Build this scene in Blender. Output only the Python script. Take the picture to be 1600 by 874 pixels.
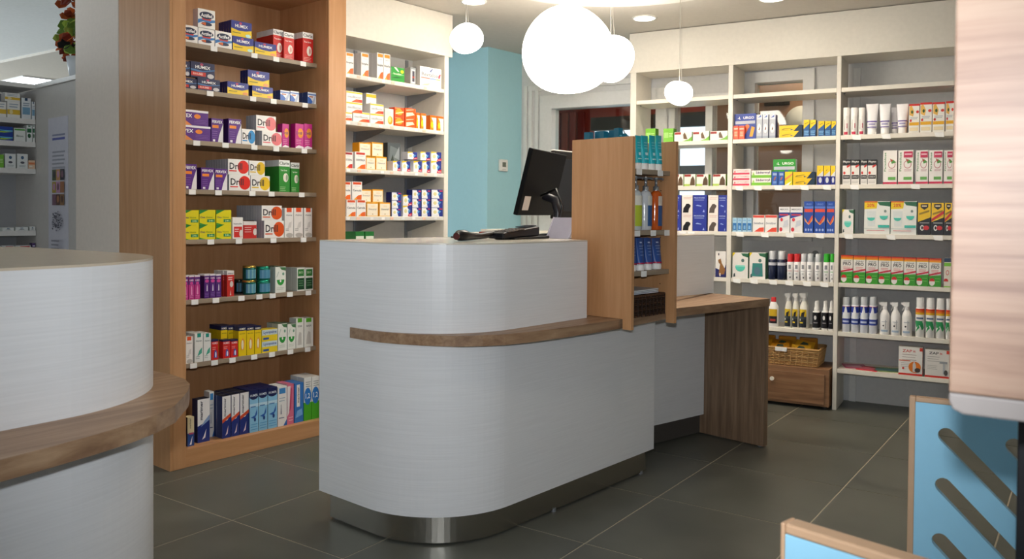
import bpy, bmesh, math, random
from mathutils import Vector, Matrix
random.seed(7)
for o in list(bpy.data.objects): bpy.data.objects.remove(o)
S = bpy.context.scene
COL = S.collection
# ---------------------------------------------------------------- camera
F_PX, CY, PITCH, ROLL, YAW = 1302.2, 360.36, .0204, .0074, -.6113
CAM = Vector((3.2761, -1.9739, 1.1772))
_fw = Vector((math.sin(YAW)*math.cos(PITCH), math.cos(YAW)*math.cos(PITCH), -math.sin(PITCH)))
_r0 = Vector((math.cos(YAW), -math.sin(YAW), 0)); _u0 = _r0.cross(_fw)
_r = _r0*math.cos(ROLL)+_u0*math.sin(ROLL); _u = _u0*math.cos(ROLL)-_r0*math.sin(ROLL)
cd = bpy.data.cameras.new('camera'); cam = bpy.data.objects.new('camera', cd); COL.objects.link(cam)
cam.matrix_world = Matrix(((_r.x, _u.x, -_fw.x, CAM.x), (_r.y, _u.y, -_fw.y, CAM.y), (_r.z, _u.z, -_fw.z, CAM.z), (0, 0, 0, 1)))
cd.sensor_width = 36; cd.sensor_fit = 'HORIZONTAL'; cd.lens = F_PX/1600*36; cd.shift_y = -(437-CY)/1600
cd.clip_start = .02; cd.clip_end = 200
cd.dof.use_dof = True; cd.dof.focus_distance = 3.6; cd.dof.aperture_fstop = 8
S.camera = cam
# ---------------------------------------------------------------- world and light
w = bpy.data.worlds.new('overcast_sky'); S.world = w; w.use_nodes = True
bg = w.node_tree.nodes['Background']; bg.inputs[0].default_value = (.80, .90, 1, 1); bg.inputs[1].default_value = 2.2
S.view_settings.view_transform = 'Standard'; S.view_settings.look = 'None'; S.view_settings.gamma = 1
S.view_settings.use_curve_mapping = False; S.view_settings.exposure = 0.1
def lamp(name, kind, loc, energy, color, rot=(0, 0, 0), **k):
    d = bpy.data.lights.new(name, kind); d.energy = energy; d.color = color
    for a, v in k.items(): setattr(d, a, v)
    o = bpy.data.objects.new(name, d); COL.objects.link(o); o.location = loc; o.rotation_euler = rot; return o
# daylight through the shop front behind the photographer
lamp('shopfront_daylight', 'AREA', (.2, -3.6, 1.5), 14, (.86, .93, 1), (math.radians(90), 0, 0), shape='RECTANGLE', size=6.5, size_y=2.2)
lamp('left_ceiling_fill', 'AREA', (-7.3, -1.2, 1.3), 220, (.84, .93, 1), (0, math.radians(-90), 0), shape='RECTANGLE', size=2.0, size_y=4.5)  # added fill lamp that brightens the left room's ceiling; no window is built there
# the photographer's own flash, just above the lens
fl_o = lamp('camera_flash', 'SPOT', (3.270, -1.975, 1.285), 125, (.90, .95, 1), shadow_soft_size=.02, spot_size=math.radians(92), spot_blend=1.0); fl_o.rotation_euler = (-_fw).to_track_quat('Z', 'Y').to_euler()
# ---------------------------------------------------------------- picture rays -> room coordinates
def ray(px, py): return _fw+_r*((px-800)/F_PX)-_u*((py-CY)/F_PX)
def onz(px, py, z):
    d = ray(px, py); return CAM+d*((z-CAM.z)/d.z)
class Frame:
    """local x to the right / out of a wall, local y away; a = clockwise degrees"""
    def __init__(s, o, a):
        a = math.radians(a); s.o = Vector((o[0], o[1], 0)); s.a = a
        s.X = Vector((math.cos(a), -math.sin(a), 0)); s.Y = Vector((math.sin(a), math.cos(a), 0))
    def w(s, x, y, z=0): return s.o+s.X*x+s.Y*y+Vector((0, 0, z))
    def l(s, p):
        d = Vector(p)-s.o; return Vector((d.dot(s.X), d.dot(s.Y), d.z))
    def onx(s, px, py, x):
        d = ray(px, py); return s.l(CAM+d*((x-(CAM-s.o).dot(s.X))/d.dot(s.X)))
    def ony(s, px, py, y):
        d = ray(px, py); return s.l(CAM+d*((y-(CAM-s.o).dot(s.Y))/d.dot(s.Y)))
    def rz(s): return -s.a
FL = Frame((-.122, .204), 5.35)      # left wall units
FB = Frame((1.991, 3.267), -5.3)     # back shelving
FC = Frame((1.541, .515), 6)         # main counter
FD = Frame((1.551, 1.035), 8.5)      # display on the counter
FG = Frame((0, 0), 0)
HC = 2.41
# ---------------------------------------------------------------- materials
def lin(c): c /= 255; return c/12.92 if c <= .04045 else ((c+.055)/1.055)**2.4
def rgb(h): return tuple(lin(int(h[i:i+2], 16)) for i in (0, 2, 4))
_m = {}
def _base(name, col, rough, metal=0, spec=.5):
    m = bpy.data.materials.new(name); m.use_nodes = True; n = m.node_tree.nodes; b = n['Principled BSDF']
    b.inputs['Base Color'].default_value = (*col, 1); b.inputs['Roughness'].default_value = rough
    b.inputs['Metallic'].default_value = metal; b.inputs['Specular IOR Level'].default_value = spec
    return m, n, m.node_tree.links, b
def M(h, rough=.45, metal=0, spec=.4, var=.05, scale=40):
    """plain surface with faint mottling"""
    k = (h, rough, metal, spec, var, scale)
    if k in _m: return _m[k]
    c = rgb(h); m, n, l, b = _base('surface_'+h, c, rough, metal, spec)
    t = n.new('ShaderNodeTexNoise'); t.inputs['Scale'].default_value = scale; t.inputs['Detail'].default_value = 1
    tc = n.new('ShaderNodeTexCoord'); l.new(tc.outputs['Object'], t.inputs['Vector'])
    mx = n.new('ShaderNodeMix'); mx.data_type = 'RGBA'
    mx.inputs[6].default_value = (*[v*(1-var) for v in c], 1); mx.inputs[7].default_value = (*[min(1, v*(1+var)) for v in c], 1)
    l.new(t.outputs['Fac'], mx.inputs[0]); l.new(mx.outputs[2], b.inputs['Base Color'])
    _m[k] = m; return m
def EM(h, s, name):
    m = bpy.data.materials.new(name); m.use_nodes = True; n = m.node_tree.nodes; l = m.node_tree.links
    b = n['Principled BSDF']; b.inputs['Base Color'].default_value = (*rgb(h), 1)
    t = n.new('ShaderNodeTexNoise'); t.inputs['Scale'].default_value = 3
    r = n.new('ShaderNodeMapRange'); r.inputs[3].default_value = s*.97; r.inputs[4].default_value = s*1.03
    l.new(t.outputs['Fac'], r.inputs[0]); l.new(r.outputs[0], b.inputs['Emission Strength'])
    b.inputs['Emission Color'].default_value = (*rgb(h), 1); return m
def WOOD(name, cs, axis, scale=1., rough=.4, stretch=14, contrast=1., spec=.4):
    """grain running along an object axis (0 x, 1 y, 2 z)"""
    m, n, l, b = _base(name, rgb(cs[0]), rough, 0, spec)
    tc = n.new('ShaderNodeTexCoord'); mp = n.new('ShaderNodeMapping')
    sc = [stretch*scale]*3; sc[axis] = scale; mp.inputs['Scale'].default_value = sc
    l.new(tc.outputs['Object'], mp.inputs['Vector'])
    t = n.new('ShaderNodeTexNoise'); t.inputs['Scale'].default_value = 1.6; t.inputs['Detail'].default_value = 6; t.inputs['Roughness'].default_value = .62
    t.inputs['Distortion'].default_value = .35
    l.new(mp.outputs[0], t.inputs['Vector'])
    r = n.new('ShaderNodeValToRGB'); e = r.color_ramp.elements
    e[0].position = .5-.22/contrast; e[0].color = (*rgb(cs[0]), 1); e[1].position = .5+.22/contrast; e[1].color = (*rgb(cs[-1]), 1)
    if len(cs) > 2: q = e.new(.5); q.color = (*rgb(cs[1]), 1)
    l.new(t.outputs['Fac'], r.inputs[0]); l.new(r.outputs[0], b.inputs['Base Color'])
    bp = n.new('ShaderNodeBump'); bp.inputs['Strength'].default_value = .08; bp.inputs['Distance'].default_value = .002
    l.new(t.outputs['Fac'], bp.inputs['Height']); l.new(bp.outputs[0], b.inputs['Normal'])
    return m
def GLASS(name, tint, refl=.12):
    m = bpy.data.materials.new(name); m.use_nodes = True; n = m.node_tree.nodes; l = m.node_tree.links
    n.remove(n['Principled BSDF']); o = n['Material Output']
    tr = n.new('ShaderNodeBsdfTransparent'); tr.inputs[0].default_value = (*rgb(tint), 1)
    g = n.new('ShaderNodeBsdfGlossy'); g.inputs['Roughness'].default_value = .03
    f = n.new('ShaderNodeFresnel'); f.inputs[0].default_value = 1.5
    ns = n.new('ShaderNodeTexNoise'); ns.inputs['Scale'].default_value = 4
    a = n.new('ShaderNodeMath'); a.operation = 'MULTIPLY_ADD'; a.inputs[1].default_value = .02; l.new(ns.outputs['Fac'], a.inputs[0]); l.new(f.outputs[0], a.inputs[2])
    mx = n.new('ShaderNodeMixShader'); l.new(a.outputs[0], mx.inputs[0]); l.new(tr.outputs[0], mx.inputs[1]); l.new(g.outputs[0], mx.inputs[2]); l.new(mx.outputs[0], o.inputs[0])
    return m
def LAMINATE():
    m, n, l, b = _base('white_textured_laminate', rgb('dcdad8'), .34, 0, .5)
    tc = n.new('ShaderNodeTexCoord'); mp = n.new('ShaderNodeMapping'); mp.inputs['Scale'].default_value = (3, 3, 150); l.new(tc.outputs['Object'], mp.inputs[0])
    t = n.new('ShaderNodeTexNoise'); t.inputs['Scale'].default_value = 1.5; t.inputs['Detail'].default_value = 3; l.new(mp.outputs[0], t.inputs['Vector'])
    r = n.new('ShaderNodeValToRGB'); r.color_ramp.elements[0].position = .3; r.color_ramp.elements[0].color = (*rgb('e0e0e1'), 1)
    r.color_ramp.elements[1].position = .7; r.color_ramp.elements[1].color = (*rgb('e7e7e8'), 1)
    l.new(t.outputs['Fac'], r.inputs[0]); l.new(r.outputs[0], b.inputs['Base Color'])
    bp = n.new('ShaderNodeBump'); bp.inputs['Strength'].default_value = .05; bp.inputs['Distance'].default_value = .001; l.new(t.outputs['Fac'], bp.inputs['Height']); l.new(bp.outputs[0], b.inputs['Normal'])
    return m
def STEEL():
    m, n, l, b = _base('brushed_steel', rgb('b9b4aa'), .3, 1)
    tc = n.new('ShaderNodeTexCoord'); mp = n.new('ShaderNodeMapping'); mp.inputs['Scale'].default_value = (3, 3, 400); l.new(tc.outputs['Object'], mp.inputs[0])
    t = n.new('ShaderNodeTexNoise'); t.inputs['Scale'].default_value = 1; l.new(mp.outputs[0], t.inputs['Vector'])
    r = n.new('ShaderNodeMapRange'); r.inputs[3].default_value = .21; r.inputs[4].default_value = .24; l.new(t.outputs['Fac'], r.inputs[0]); l.new(r.outputs[0], b.inputs['Roughness'])
    b.inputs['Anisotropic'].default_value = .5
    return m
def TILE():
    m, n, l, b = _base('grey_floor_tile', rgb('6a6860'), .38, 0, .45)
    gi = n.new('ShaderNodeObjectInfo'); tc = n.new('ShaderNodeTexCoord')
    ad = n.new('ShaderNodeVectorMath'); ad.operation = 'ADD'; l.new(tc.outputs['Object'], ad.inputs[0]); l.new(gi.outputs['Location'], ad.inputs[1])
    t = n.new('ShaderNodeTexNoise'); t.inputs['Scale'].default_value = 3.5; t.inputs['Detail'].default_value = 5; l.new(ad.outputs[0], t.inputs['Vector'])
    r = n.new('ShaderNodeValToRGB'); r.color_ramp.elements[0].position = .3; r.color_ramp.elements[0].color = (*rgb('53544d'), 1)
    r.color_ramp.elements[1].position = .72; r.color_ramp.elements[1].color = (*rgb('65665e'), 1); l.new(t.outputs['Fac'], r.inputs[0])
    l.new(r.outputs[0], b.inputs['Base Color'])
    rr = n.new('ShaderNodeMapRange'); rr.inputs[3].default_value = .3; rr.inputs[4].default_value = .45; l.new(t.outputs['Fac'], rr.inputs[0]); l.new(rr.outputs[0], b.inputs['Roughness'])
    return m
BEECH_Z = WOOD('beech_upright', ['b88659', 'c29063', 'cb9a6f'], 2, 1.2, .42, 16)
BEECH_Y = WOOD('beech_level', ['b88659', 'c29063', 'cb9a6f'], 1, 1.2, .42, 16)
SHELFBR = WOOD('taupe_shelf', ['8f7f6d', '9a8a77', 'a49481'], 1, 1.2, .45, 16)
OAK_Y = WOOD('walnut_level', ['7d5f48', '97785c', 'ad8f71'], 1, 1.6, .42, 16, 1.1)
OAK_Z = WOOD('walnut_upright', ['6a5442', '836a54', '9b8067'], 2, 1.3, .45, 18, 1.1)
OAK_X = WOOD('walnut_cross', ['74533a', '8d6748', 'a27b59'], 0, 1.4, .45, 16, 1.1)
ASH_X = WOOD('pale_elm', ['7a5c4c', '937663', 'a08672'], 0, 1.5, .45, 22, 1.2)
LAM = LAMINATE(); STL = STEEL(); TIL = TILE()
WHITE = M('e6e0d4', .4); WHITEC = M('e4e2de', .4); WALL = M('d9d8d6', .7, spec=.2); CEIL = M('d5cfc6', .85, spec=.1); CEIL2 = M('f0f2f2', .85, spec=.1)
TEAL = M('a9d6df', .7, spec=.2, var=.02); GREYW = M('c3c3c4', .6); DARK = M('15161a', .35); BLK = M('0a0a0c', .25, spec=.6); METG = M('8d9094', .4, .6)
BLUEP = M('9ad0ea', .35, spec=.5, var=.02); EDGEB = M('c49f7e', .5); TAG = M('f2f2f0', .5)
# ---------------------------------------------------------------- mesh helper
class MB:
    def __init__(s): s.v = []; s.f = []; s.m = []; s.mats = []; s.sm = []
    def mi(s, m):
        if m not in s.mats: s.mats.append(m)
        return s.mats.index(m)
    def add(s, vs, fs, m, smooth=False):
        b = len(s.v); s.v += [tuple(v) for v in vs]; k = s.mi(m)
        for f in fs: s.f.append([b+i for i in f]); s.m.append(k); s.sm.append(smooth)
        return s
    def box(s, x0, x1, y0, y1, z0, z1, m):
        return s.add([(x, y, z) for z in (z0, z1) for y in (y0, y1) for x in (x0, x1)],
                     [(0, 2, 3, 1), (4, 5, 7, 6), (0, 1, 5, 4), (2, 6, 7, 3), (0, 4, 6, 2), (1, 3, 7, 5)], m)
    def prism(s, pts, z0, z1, m, mside=None, smooth=False):
        n = len(pts); a = sum(pts[i][0]*pts[(i+1) % n][1]-pts[(i+1) % n][0]*pts[i][1] for i in range(n))
        if a < 0: pts = pts[::-1]
        s.add([(x, y, z1) for x, y in pts], [list(range(n))], m); s.add([(x, y, z0) for x, y in pts], [list(range(n))[::-1]], m)
        return s.add([(x, y, z0) for x, y in pts]+[(x, y, z1) for x, y in pts], [(i, (i+1) % n, (i+1) % n+n, i+n) for i in range(n)], mside or m, smooth)
    def lathe(s, prof, m, n=16, c=(0, 0), sx=1, sy=1, smooth=True, cap=True):
        vs = [(c[0]+r*sx*math.cos(2*math.pi*i/n), c[1]+r*sy*math.sin(2*math.pi*i/n), z) for r, z in prof for i in range(n)]
        fs = [(j*n+i, j*n+(i+1) % n, (j+1)*n+(i+1) % n, (j+1)*n+i) for j in range(len(prof)-1) for i in range(n)]
        s.add(vs, fs, m, smooth)
        if cap:
            s.add(vs[:n], [list(range(n))[::-1]], m); s.add(vs[-n:], [list(range(n))], m)
        return s
    def tube(s, path, r, m, n=8, smooth=True):
        P = [Vector(p) for p in path]; vs = []
        for i, p in enumerate(P):
            t = (P[min(i+1, len(P)-1)]-P[max(i-1, 0)]).normalized(); a = t.orthogonal().normalized() if i == 0 else (a-t*a.dot(t)).normalized(); b = t.cross(a)
            rr = r[i] if isinstance(r, (list, tuple)) else r
            vs += [p+(a*math.cos(2*math.pi*k/n)+b*math.sin(2*math.pi*k/n))*rr for k in range(n)]
        fs = [(j*n+i, j*n+(i+1) % n, (j+1)*n+(i+1) % n, (j+1)*n+i) for j in range(len(P)-1) for i in range(n)]
        s.add(vs, fs, m, smooth); s.add(vs[:n], [list(range(n))[::-1]], m); s.add(vs[-n:], [list(range(n))], m); return s
    def mesh(s, name):
        me = bpy.data.meshes.new(name); me.from_pydata(s.v, [], s.f)
        for m in s.mats: me.materials.append(m)
        me.polygons.foreach_set('material_index', s.m); me.polygons.foreach_set('use_smooth', s.sm); me.update(); return me
    def build(s, name, parent=None, loc=(0, 0, 0), rz=0, bevel=0, seg=2):
        o = bpy.data.objects.new(name, s.mesh(name)); COL.objects.link(o); o.parent = parent; o.location = loc; o.rotation_euler = (0, 0, rz)
        if bevel:
            b = o.modifiers.new('bevel', 'BEVEL'); b.width = bevel; b.segments = seg; b.limit_method = 'ANGLE'; b.angle_limit = .6
        return o
def BX(name, parent, x0, x1, y0, y1, z0, z1, m, bevel=.0015): return MB().box(x0, x1, y0, y1, z0, z1, m).build(name, parent, bevel=bevel)
def obj(name, me, parent=None, loc=(0, 0, 0), rz=0):
    o = bpy.data.objects.new(name, me); COL.objects.link(o); o.parent = parent; o.location = loc; o.rotation_euler = (0, 0, rz); return o
def tag(o, label, cat, group=None, kind=None):
    if label: o['label'] = label
    if cat: o['category'] = cat
    if group: o['group'] = group
    if kind: o['kind'] = kind
    return o
def empty(name, loc=(0, 0, 0), rz=0, label=None, cat=None, group=None, kind=None):
    o = bpy.data.objects.new(name, None); COL.objects.link(o); o.location = loc; o.rotation_euler = (0, 0, rz); o.empty_display_size = .05
    return tag(o, label, cat, group, kind)
def fe(name, fr, label, cat, group=None, kind=None): return empty(name, fr.o, fr.rz(), label, cat, group, kind)
_t = {}
def text_poly(s):
    """flat letters of a string, as points in a unit box"""
    if s in _t: return _t[s]
    c = bpy.data.curves.new('lettering', 'FONT'); c.body = s; c.resolution_u = 2; c.offset = .018
    o = bpy.data.objects.new('lettering', c); COL.objects.link(o)
    me = bpy.data.meshes.new_from_object(o); vs = [v.co.copy() for v in me.vertices]; fs = [list(p.vertices) for p in me.polygons]
    bpy.data.objects.remove(o); bpy.data.curves.remove(c); bpy.data.meshes.remove(me)
    x0 = min(v.x for v in vs); x1 = max(v.x for v in vs); y0 = min(v.y for v in vs); y1 = max(v.y for v in vs)
    _t[s] = ([((v.x-x0)/(x1-x0), (v.y-y0)/(y1-y0)) for v in vs], fs); return _t[s]
# ================================================================ the setting
fl = MB().box(-8, 6, -5, 7, -.06, -.0015, M('aea693', .8, spec=.2)).build('floor'); tag(fl, 'grey square stone-look floor tiles with pale grout joints', None, kind='structure')
tm = MB().box(-.2968, .2968, -.2968, .2968, -.012, 0, TIL).mesh('tile')
for i in range(-9, 8):
    for j in range(-6, 8): obj('tile', tm, fl, (i*.6+.3, j*.6+.3, 0))
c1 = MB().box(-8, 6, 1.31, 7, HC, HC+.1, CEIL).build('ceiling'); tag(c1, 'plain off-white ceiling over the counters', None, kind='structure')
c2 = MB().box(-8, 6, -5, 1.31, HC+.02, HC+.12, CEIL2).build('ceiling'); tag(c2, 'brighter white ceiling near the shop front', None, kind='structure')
disc = MB().lathe([(.77, HC-.028), (.785, HC-.02), (.785, HC)], M('e9e6df', .8), 64).build('ceiling_disc', loc=(1.36, 1.69, 0)); tag(disc, 'large round white plate on the ceiling above the pendants', None, kind='structure')
wl = fe('wall_left', FL, 'white wall behind the medicine shelving', None, kind='structure')
BX('wall_panel', wl, -.66, -.505, .46, 1.86, 0, HC, WALL, 0)
wp = fe('wall_end', FL, 'plain white wall end beside the beech shelving', None, kind='structure')
BX('wall_panel', wp, -1.0, -.503, .0, .45, 0, HC+.02, M('e0d4c8', .6, spec=.2), .004)
wt = fe('wall_teal', FL, 'teal painted wall corner with a thermostat', None, kind='structure')
BX('wall_panel', wt, -1.7, -.565, 2.744, 3.6, 0, HC, TEAL, 0)
wr = fe('wall_right', FG, 'plain wall on the right of the shop', None, kind='structure'); BX('wall_panel', wr, 4.9, 5.0, -3.7, 6, 0, 2.6, WALL, 0)
wq = fe('wall_front', FG, 'shop front wall behind the photographer', None, kind='structure'); BX('wall_panel', wq, -7.6, 5, -3.85, -3.75, 0, 2.6, WALL, 0)  # opaque wall added out of view to keep sky light out on this side
wf = fe('wall_far', FG, 'far white wall of the left hand room', None, kind='structure'); BX('wall_panel', wf, -7.6, -7.5, -3.7, 6, 0, 2.6, WALL, 0)
# back wall with door and windows
wb = fe('wall_back', FB, 'white back wall behind the open shelving', None, kind='structure')
Y0, Y1 = .33, .45
for x0, x1, z0, z1 in [(-2.40, -2.10, 0, HC), (-2.10, -1.25, 1.985, HC), (-1.25, -1.132, 0, HC), (-1.132, -.66, 1.96, HC), (-1.132, -.66, 0, 1.04), (-.66, -.58, 0, HC), (-.58, -.25, 2.07, HC), (-.58, -.25, 0, 1.04), (-.25, 3.4, 0, HC), (-2.10, -1.25, 0, .12)]:
    BX('wall_panel', wb, x0, x1, Y0, Y1, z0, z1, WALL, 0)
PVC = M('e3e2df', .35)
def glazed(name, x0, x1, z0, z1, label, fwid=.05, mull=None):
    g = fe(name, FB, label, None, kind='structure')
    for a in ((x0-fwid, x0+.012, z0-fwid, z1+fwid), (x1-.012, x1+fwid, z0-fwid, z1+fwid), (x0, x1, z1-.012, z1+fwid), (x0, x1, z0-fwid, z0+.012)):
        BX('window_frame', g, a[0], a[1], Y0-.028, Y1-.02, a[2], a[3], PVC, .003)
    if mull: BX('mullion', g, mull[0], mull[1], Y0-.02, Y1-.02, z0, z1, PVC, .003)
    BX('pane', g, x0, x1, Y0+.04, Y0+.046, z0, z1, GLASS('clear_pane', 'e8eeee'), 0)
    return g
d1 = glazed('door_1', -2.10, -1.25, .12, 1.985, 'white framed glazed back door beside the teal wall', .09)
for x in (-2.335, -2.29, -2.235): BX('door_casing', d1, x, x+.028, Y0-.022, Y0, 0, 2.16, PVC, .003)
BX('door_casing', d1, -2.3, -1.3, Y0-.02, Y0, 2.12, 2.16, PVC, .003)
glazed('window_1', -1.132, -.66, 1.07, 1.96, 'white framed window seen through the first shelving bay', .05, (-.905, -.855))
glazed('window_2', -.58, -.25, 1.07, 2.07, 'white framed glazed door panel behind the middle shelving bay', .06)
tr = fe('trim_1', FB, 'flat white casing strip behind the right shelving bay', None, kind='structure')
BX('strip', tr, .045, .085, Y0-.015, Y0, 0, HC-.3, PVC); BX('strip', tr, .085, .7, Y0-.012, Y0, .16, .175, PVC)
# room behind the glass and the view out of its window
RED = M('9a3324', .7); br = fe('wall_back_room', FB, 'dark red room behind the back door', None, kind='structure')
for x0, x1, z0, z1, m in [(-3.6, -2.67, 0, 2.6, RED), (-2.67, -.9, 2.14, 2.6, RED), (-2.67, -.9, 2.012, 2.14, M('2c2a28', .6)), (-2.67, -.9, 0, .95, RED), (-.9, 1.5, 0, 2.6, M('8a6047', .6))]:
    BX('wall_panel', br, x0, x1, 2.3, 2.4, z0, z1, m, 0)
BX('wall_panel', br, -3.6, -3.5, .45, 2.3, 0, 2.6, RED, 0); BX('wall_panel', br, -3.6, 1.5, .45, 2.4, 2.6, 2.65, M('9a7a62', .8), 0)
for k in range(4): BX('curtain', br, -3.05+k*.09, -2.98+k*.09, 2.22, 2.27, .3, 2.2, M(['8a2a1e', 'a8503a', '9a301f', '80241a'][k], .8), .01)
BX('partition', br, -1.03, .9, 1.0, 1.04, 0, 2.6, M('a0765a', .5), 0)
BX('dark_reflection', br, -.66, -.48, .97, 1.0, 1.99, 2.03, M('1c1a19', .5));  # dark slab standing in for a dark reflection in the glass
lm = MB().lathe([(.001, 0), (.07, .012), (.105, .04), (.12, .07)], M('f0e8dc', .5), 24).build('pendant_reflection', br, FB.l(FB.w(-.40, 1.0, 1.86))); lm.rotation_euler = (math.radians(-90), 0, 0); lm.location = (-.40, .93, 1.86)  # white bowl standing in for a pendant's reflection in the glass
ev = MB().box(-4.2, .5, 4.6, 4.9, 1.66, 1.78, M('55524c', .7)).build('eave_beam', None, FB.o, FB.rz()); tag(ev, 'dark roof edge outside the back room window', 'roof')
for k, (tx, ty) in enumerate(((-1.75, 6.0), (-3.6, 6.4))):
    b = MB(); p = Vector((0, 0, 0)); b.tube([(0, 0, 0), (.03, 0, 1.2), (-.02, .02, 2.4)], [.07, .05, .02], M('6d6258', .8), 7)
    for q in range(34):
        z = 1.0+random.random()*1.4; a = random.random()*6.28; L_ = .4+random.random()*.4
        b.tube([(0, 0, z), (math.cos(a)*L_*.5, math.sin(a)*L_*.5, z+L_*.45), (math.cos(a)*L_*.7, math.sin(a)*L_*.7, z+L_)], [.012, .007, .003], M('6d6258', .8), 4)
    tag(b.build('bare_tree', None, FB.w(tx, ty)), 'bare winter tree outside the back room window', 'tree', 'bare trees behind the shop')
gd = MB().box(-6, 3, 5.0, 12, -.3, -.05, M('77786c', .9)).build('ground'); tag(gd, 'bare ground outside behind the shop', None, kind='structure')
bl = fe('added_ceiling_light', FB, 'round opal ceiling light in the red back room', 'ceiling light'); MB().lathe([(.14, 2.56), (.16, 2.58), (.16, 2.6)], EM('ffe8c8', 12, 'back_room_fill_glow'), 28, (-1.6, 1.3)).build('opal', bl); lamp('back_room_fill', 'POINT', FB.w(-1.6, 1.3, 2.45), 55, (1, .85, .66), shadow_soft_size=.12)  # glowing disc and lamp added to brighten the dark back room
lamp('back_room_fill', 'POINT', FB.w(-.2, .72, 2.4), 18, (1, .85, .66), shadow_soft_size=.1)  # second added fill lamp, without a fitting, to lift the brown partition
# thermostat
th = empty('thermostat', FL.w(-.565, 2.91, 1.54), FL.rz(), 'small white thermostat with a grey screen on the teal wall', 'thermostat')
BX('case', th, .0, .022, -.045, .045, -.045, .045, M('eeece6', .4), .006); BX('screen', th, .022, .024, -.022, .018, -.012, .024, M('6a6f62', .3))
for k in range(3): BX('button', th, .022, .0245, -.02+k*.014, -.012+k*.014, -.032, -.027, M('b0b0aa', .4))
# ================================================================ ceiling lamps
GLOW = EM('fff6e8', 14, 'lamp_opal_glow')
def pebble(cx, cy, cz, R, h, seed, label, sq=(1, 1, .96), lit=9):
    p = empty('pendant_lamp', (cx, cy, cz), 0, label, 'pendant lamp', 'pebble pendants')
    bm = bmesh.new(); bmesh.ops.create_icosphere(bm, subdivisions=4, radius=R)
    a = seed*1.7
    for v in bm.verts:
        d = v.co.normalized(); k = 1+.07*math.sin(1.3*d.x*2+a)*d.z+.05*d.x*math.cos(a)+.045*d.y*math.sin(a)
        v.co = Vector((v.co.x*sq[0]*k, v.co.y*sq[1]*k, v.co.z*sq[2]*k*(1-.05*max(0, d.z))))
    for f in bm.faces: f.smooth = True
    me = bpy.data.meshes.new('shade'); bm.to_mesh(me); bm.free(); me.materials.append(GLOW); obj('shade', me, p)
    MB().tube([(0, 0, R*.8), (0, 0, HC-cz-.03)], .0016, M('b9b2a6', .5), 6).build('cord', p)
    MB().tube([(R*.16, 0, R*.85), (.004, 0, HC-cz-.03)], .0008, M('b9b2a6', .5), 5).build('suspension_wire', p)
    MB().lathe([(.05, HC-cz-.03), (.05, HC-cz-.002)], M('e8e6e2', .5), 20).build('canopy', p)
def dep(px, py, d): return CAM+ray(px, py)*d
P = dep(886.5, 80, 4.1); pebble(P.x, P.y, P.z, .227, .43, 1, 'largest glowing white pebble pendant over the counter', (1, 1, .97))
P = dep(954, 89, 4.6); pebble(P.x, P.y, P.z, .135, .27, 2.6, 'medium glowing pebble pendant half behind the largest one', (1, 1, .98))
P = dep(728, 60.5, 3.25); pebble(P.x, P.y, P.z, .064, .12, .4, 'small glowing pebble pendant in front of the teal wall', (1.02, 1.02, .92))
P = dep(1061.5, 145, 3.85); pebble(P.x, P.y, P.z, .064, .12, 2.2, 'small glowing pebble pendant in front of the white open shelving', (1, 1, .9))
def downlight(x, y, label, e=9, r=.065, z=HC):
    d = empty('downlight', (x, y, z), 0, label, 'downlight', 'recessed ceiling downlights')
    MB().lathe([(r+.012, -.001), (r+.012, -.006), (r, -.007), (r, -.001)], M('efeeea', .4), 32, cap=False).build('ring', d)
    MB().lathe([(r, -.004), (r*.6, -.003)], EM('fff4e0', 30, 'downlight_glow'), 32).build('diffuser', d)
    l = lamp('downlight_beam', 'SPOT', (0, 0, -.012), e, (1, .86, .68), spot_size=math.radians(125), spot_blend=.9, shadow_soft_size=.06); l.parent = d
for x, y, lb in [(.29, 1.88, 'round recessed downlight above the white wall shelving'), (.935, 2.795, 'round recessed downlight in front of the white open shelving')]: downlight(x, y, lb, 26)
for x, y in [(2.2, 2.72), (1.75, 2.76), (.42, .95), (2.4, .2)]: downlight(x, y, 'round recessed downlight high above the counters and front shelving edge', 9 if y < 1 else 26, z=HC if y > 1.31 else HC+.02)
led = empty('ceiling_panel_light', (-5.08, 1.94, HC), math.radians(-4), 'square white light panel in the ceiling of the left room', 'ceiling light')
BX('frame', led, -.3, .3, -.2, .2, -.012, 0, M('f0f0f0', .4)); BX('diffuser', led, -.285, .285, -.185, .185, -.014, -.01, EM('f4faff', 8, 'panel_glow'), 0)
# ================================================================ furniture
def shelf_part(unit, x0, x1, y0, y1, ztop, th, m, tags=(), front='x', fr=None):
    sh = BX('shelf', unit, x0, x1, y0, y1, ztop-th, ztop, m)
    for px in tags:
        if front == 'x':
            y = fr.onx(px, 300, x1).y; o = BX('price_tag', sh, x1+.0005, x1+.003, y-.017, y+.017, ztop-th-.003, ztop-.001, TAG, 0)
        else:
            x = fr.ony(px, 300, y0).x; o = MB().add([(x-.026, y0-.003, ztop-.003), (x+.022, y0-.003, ztop-.003), (x+.026, y0-.006, ztop-th-.006), (x-.018, y0-.006, ztop-th-.003)], [(0, 3, 2, 1)], TAG).build('price_tag', sh)
    return sh
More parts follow.
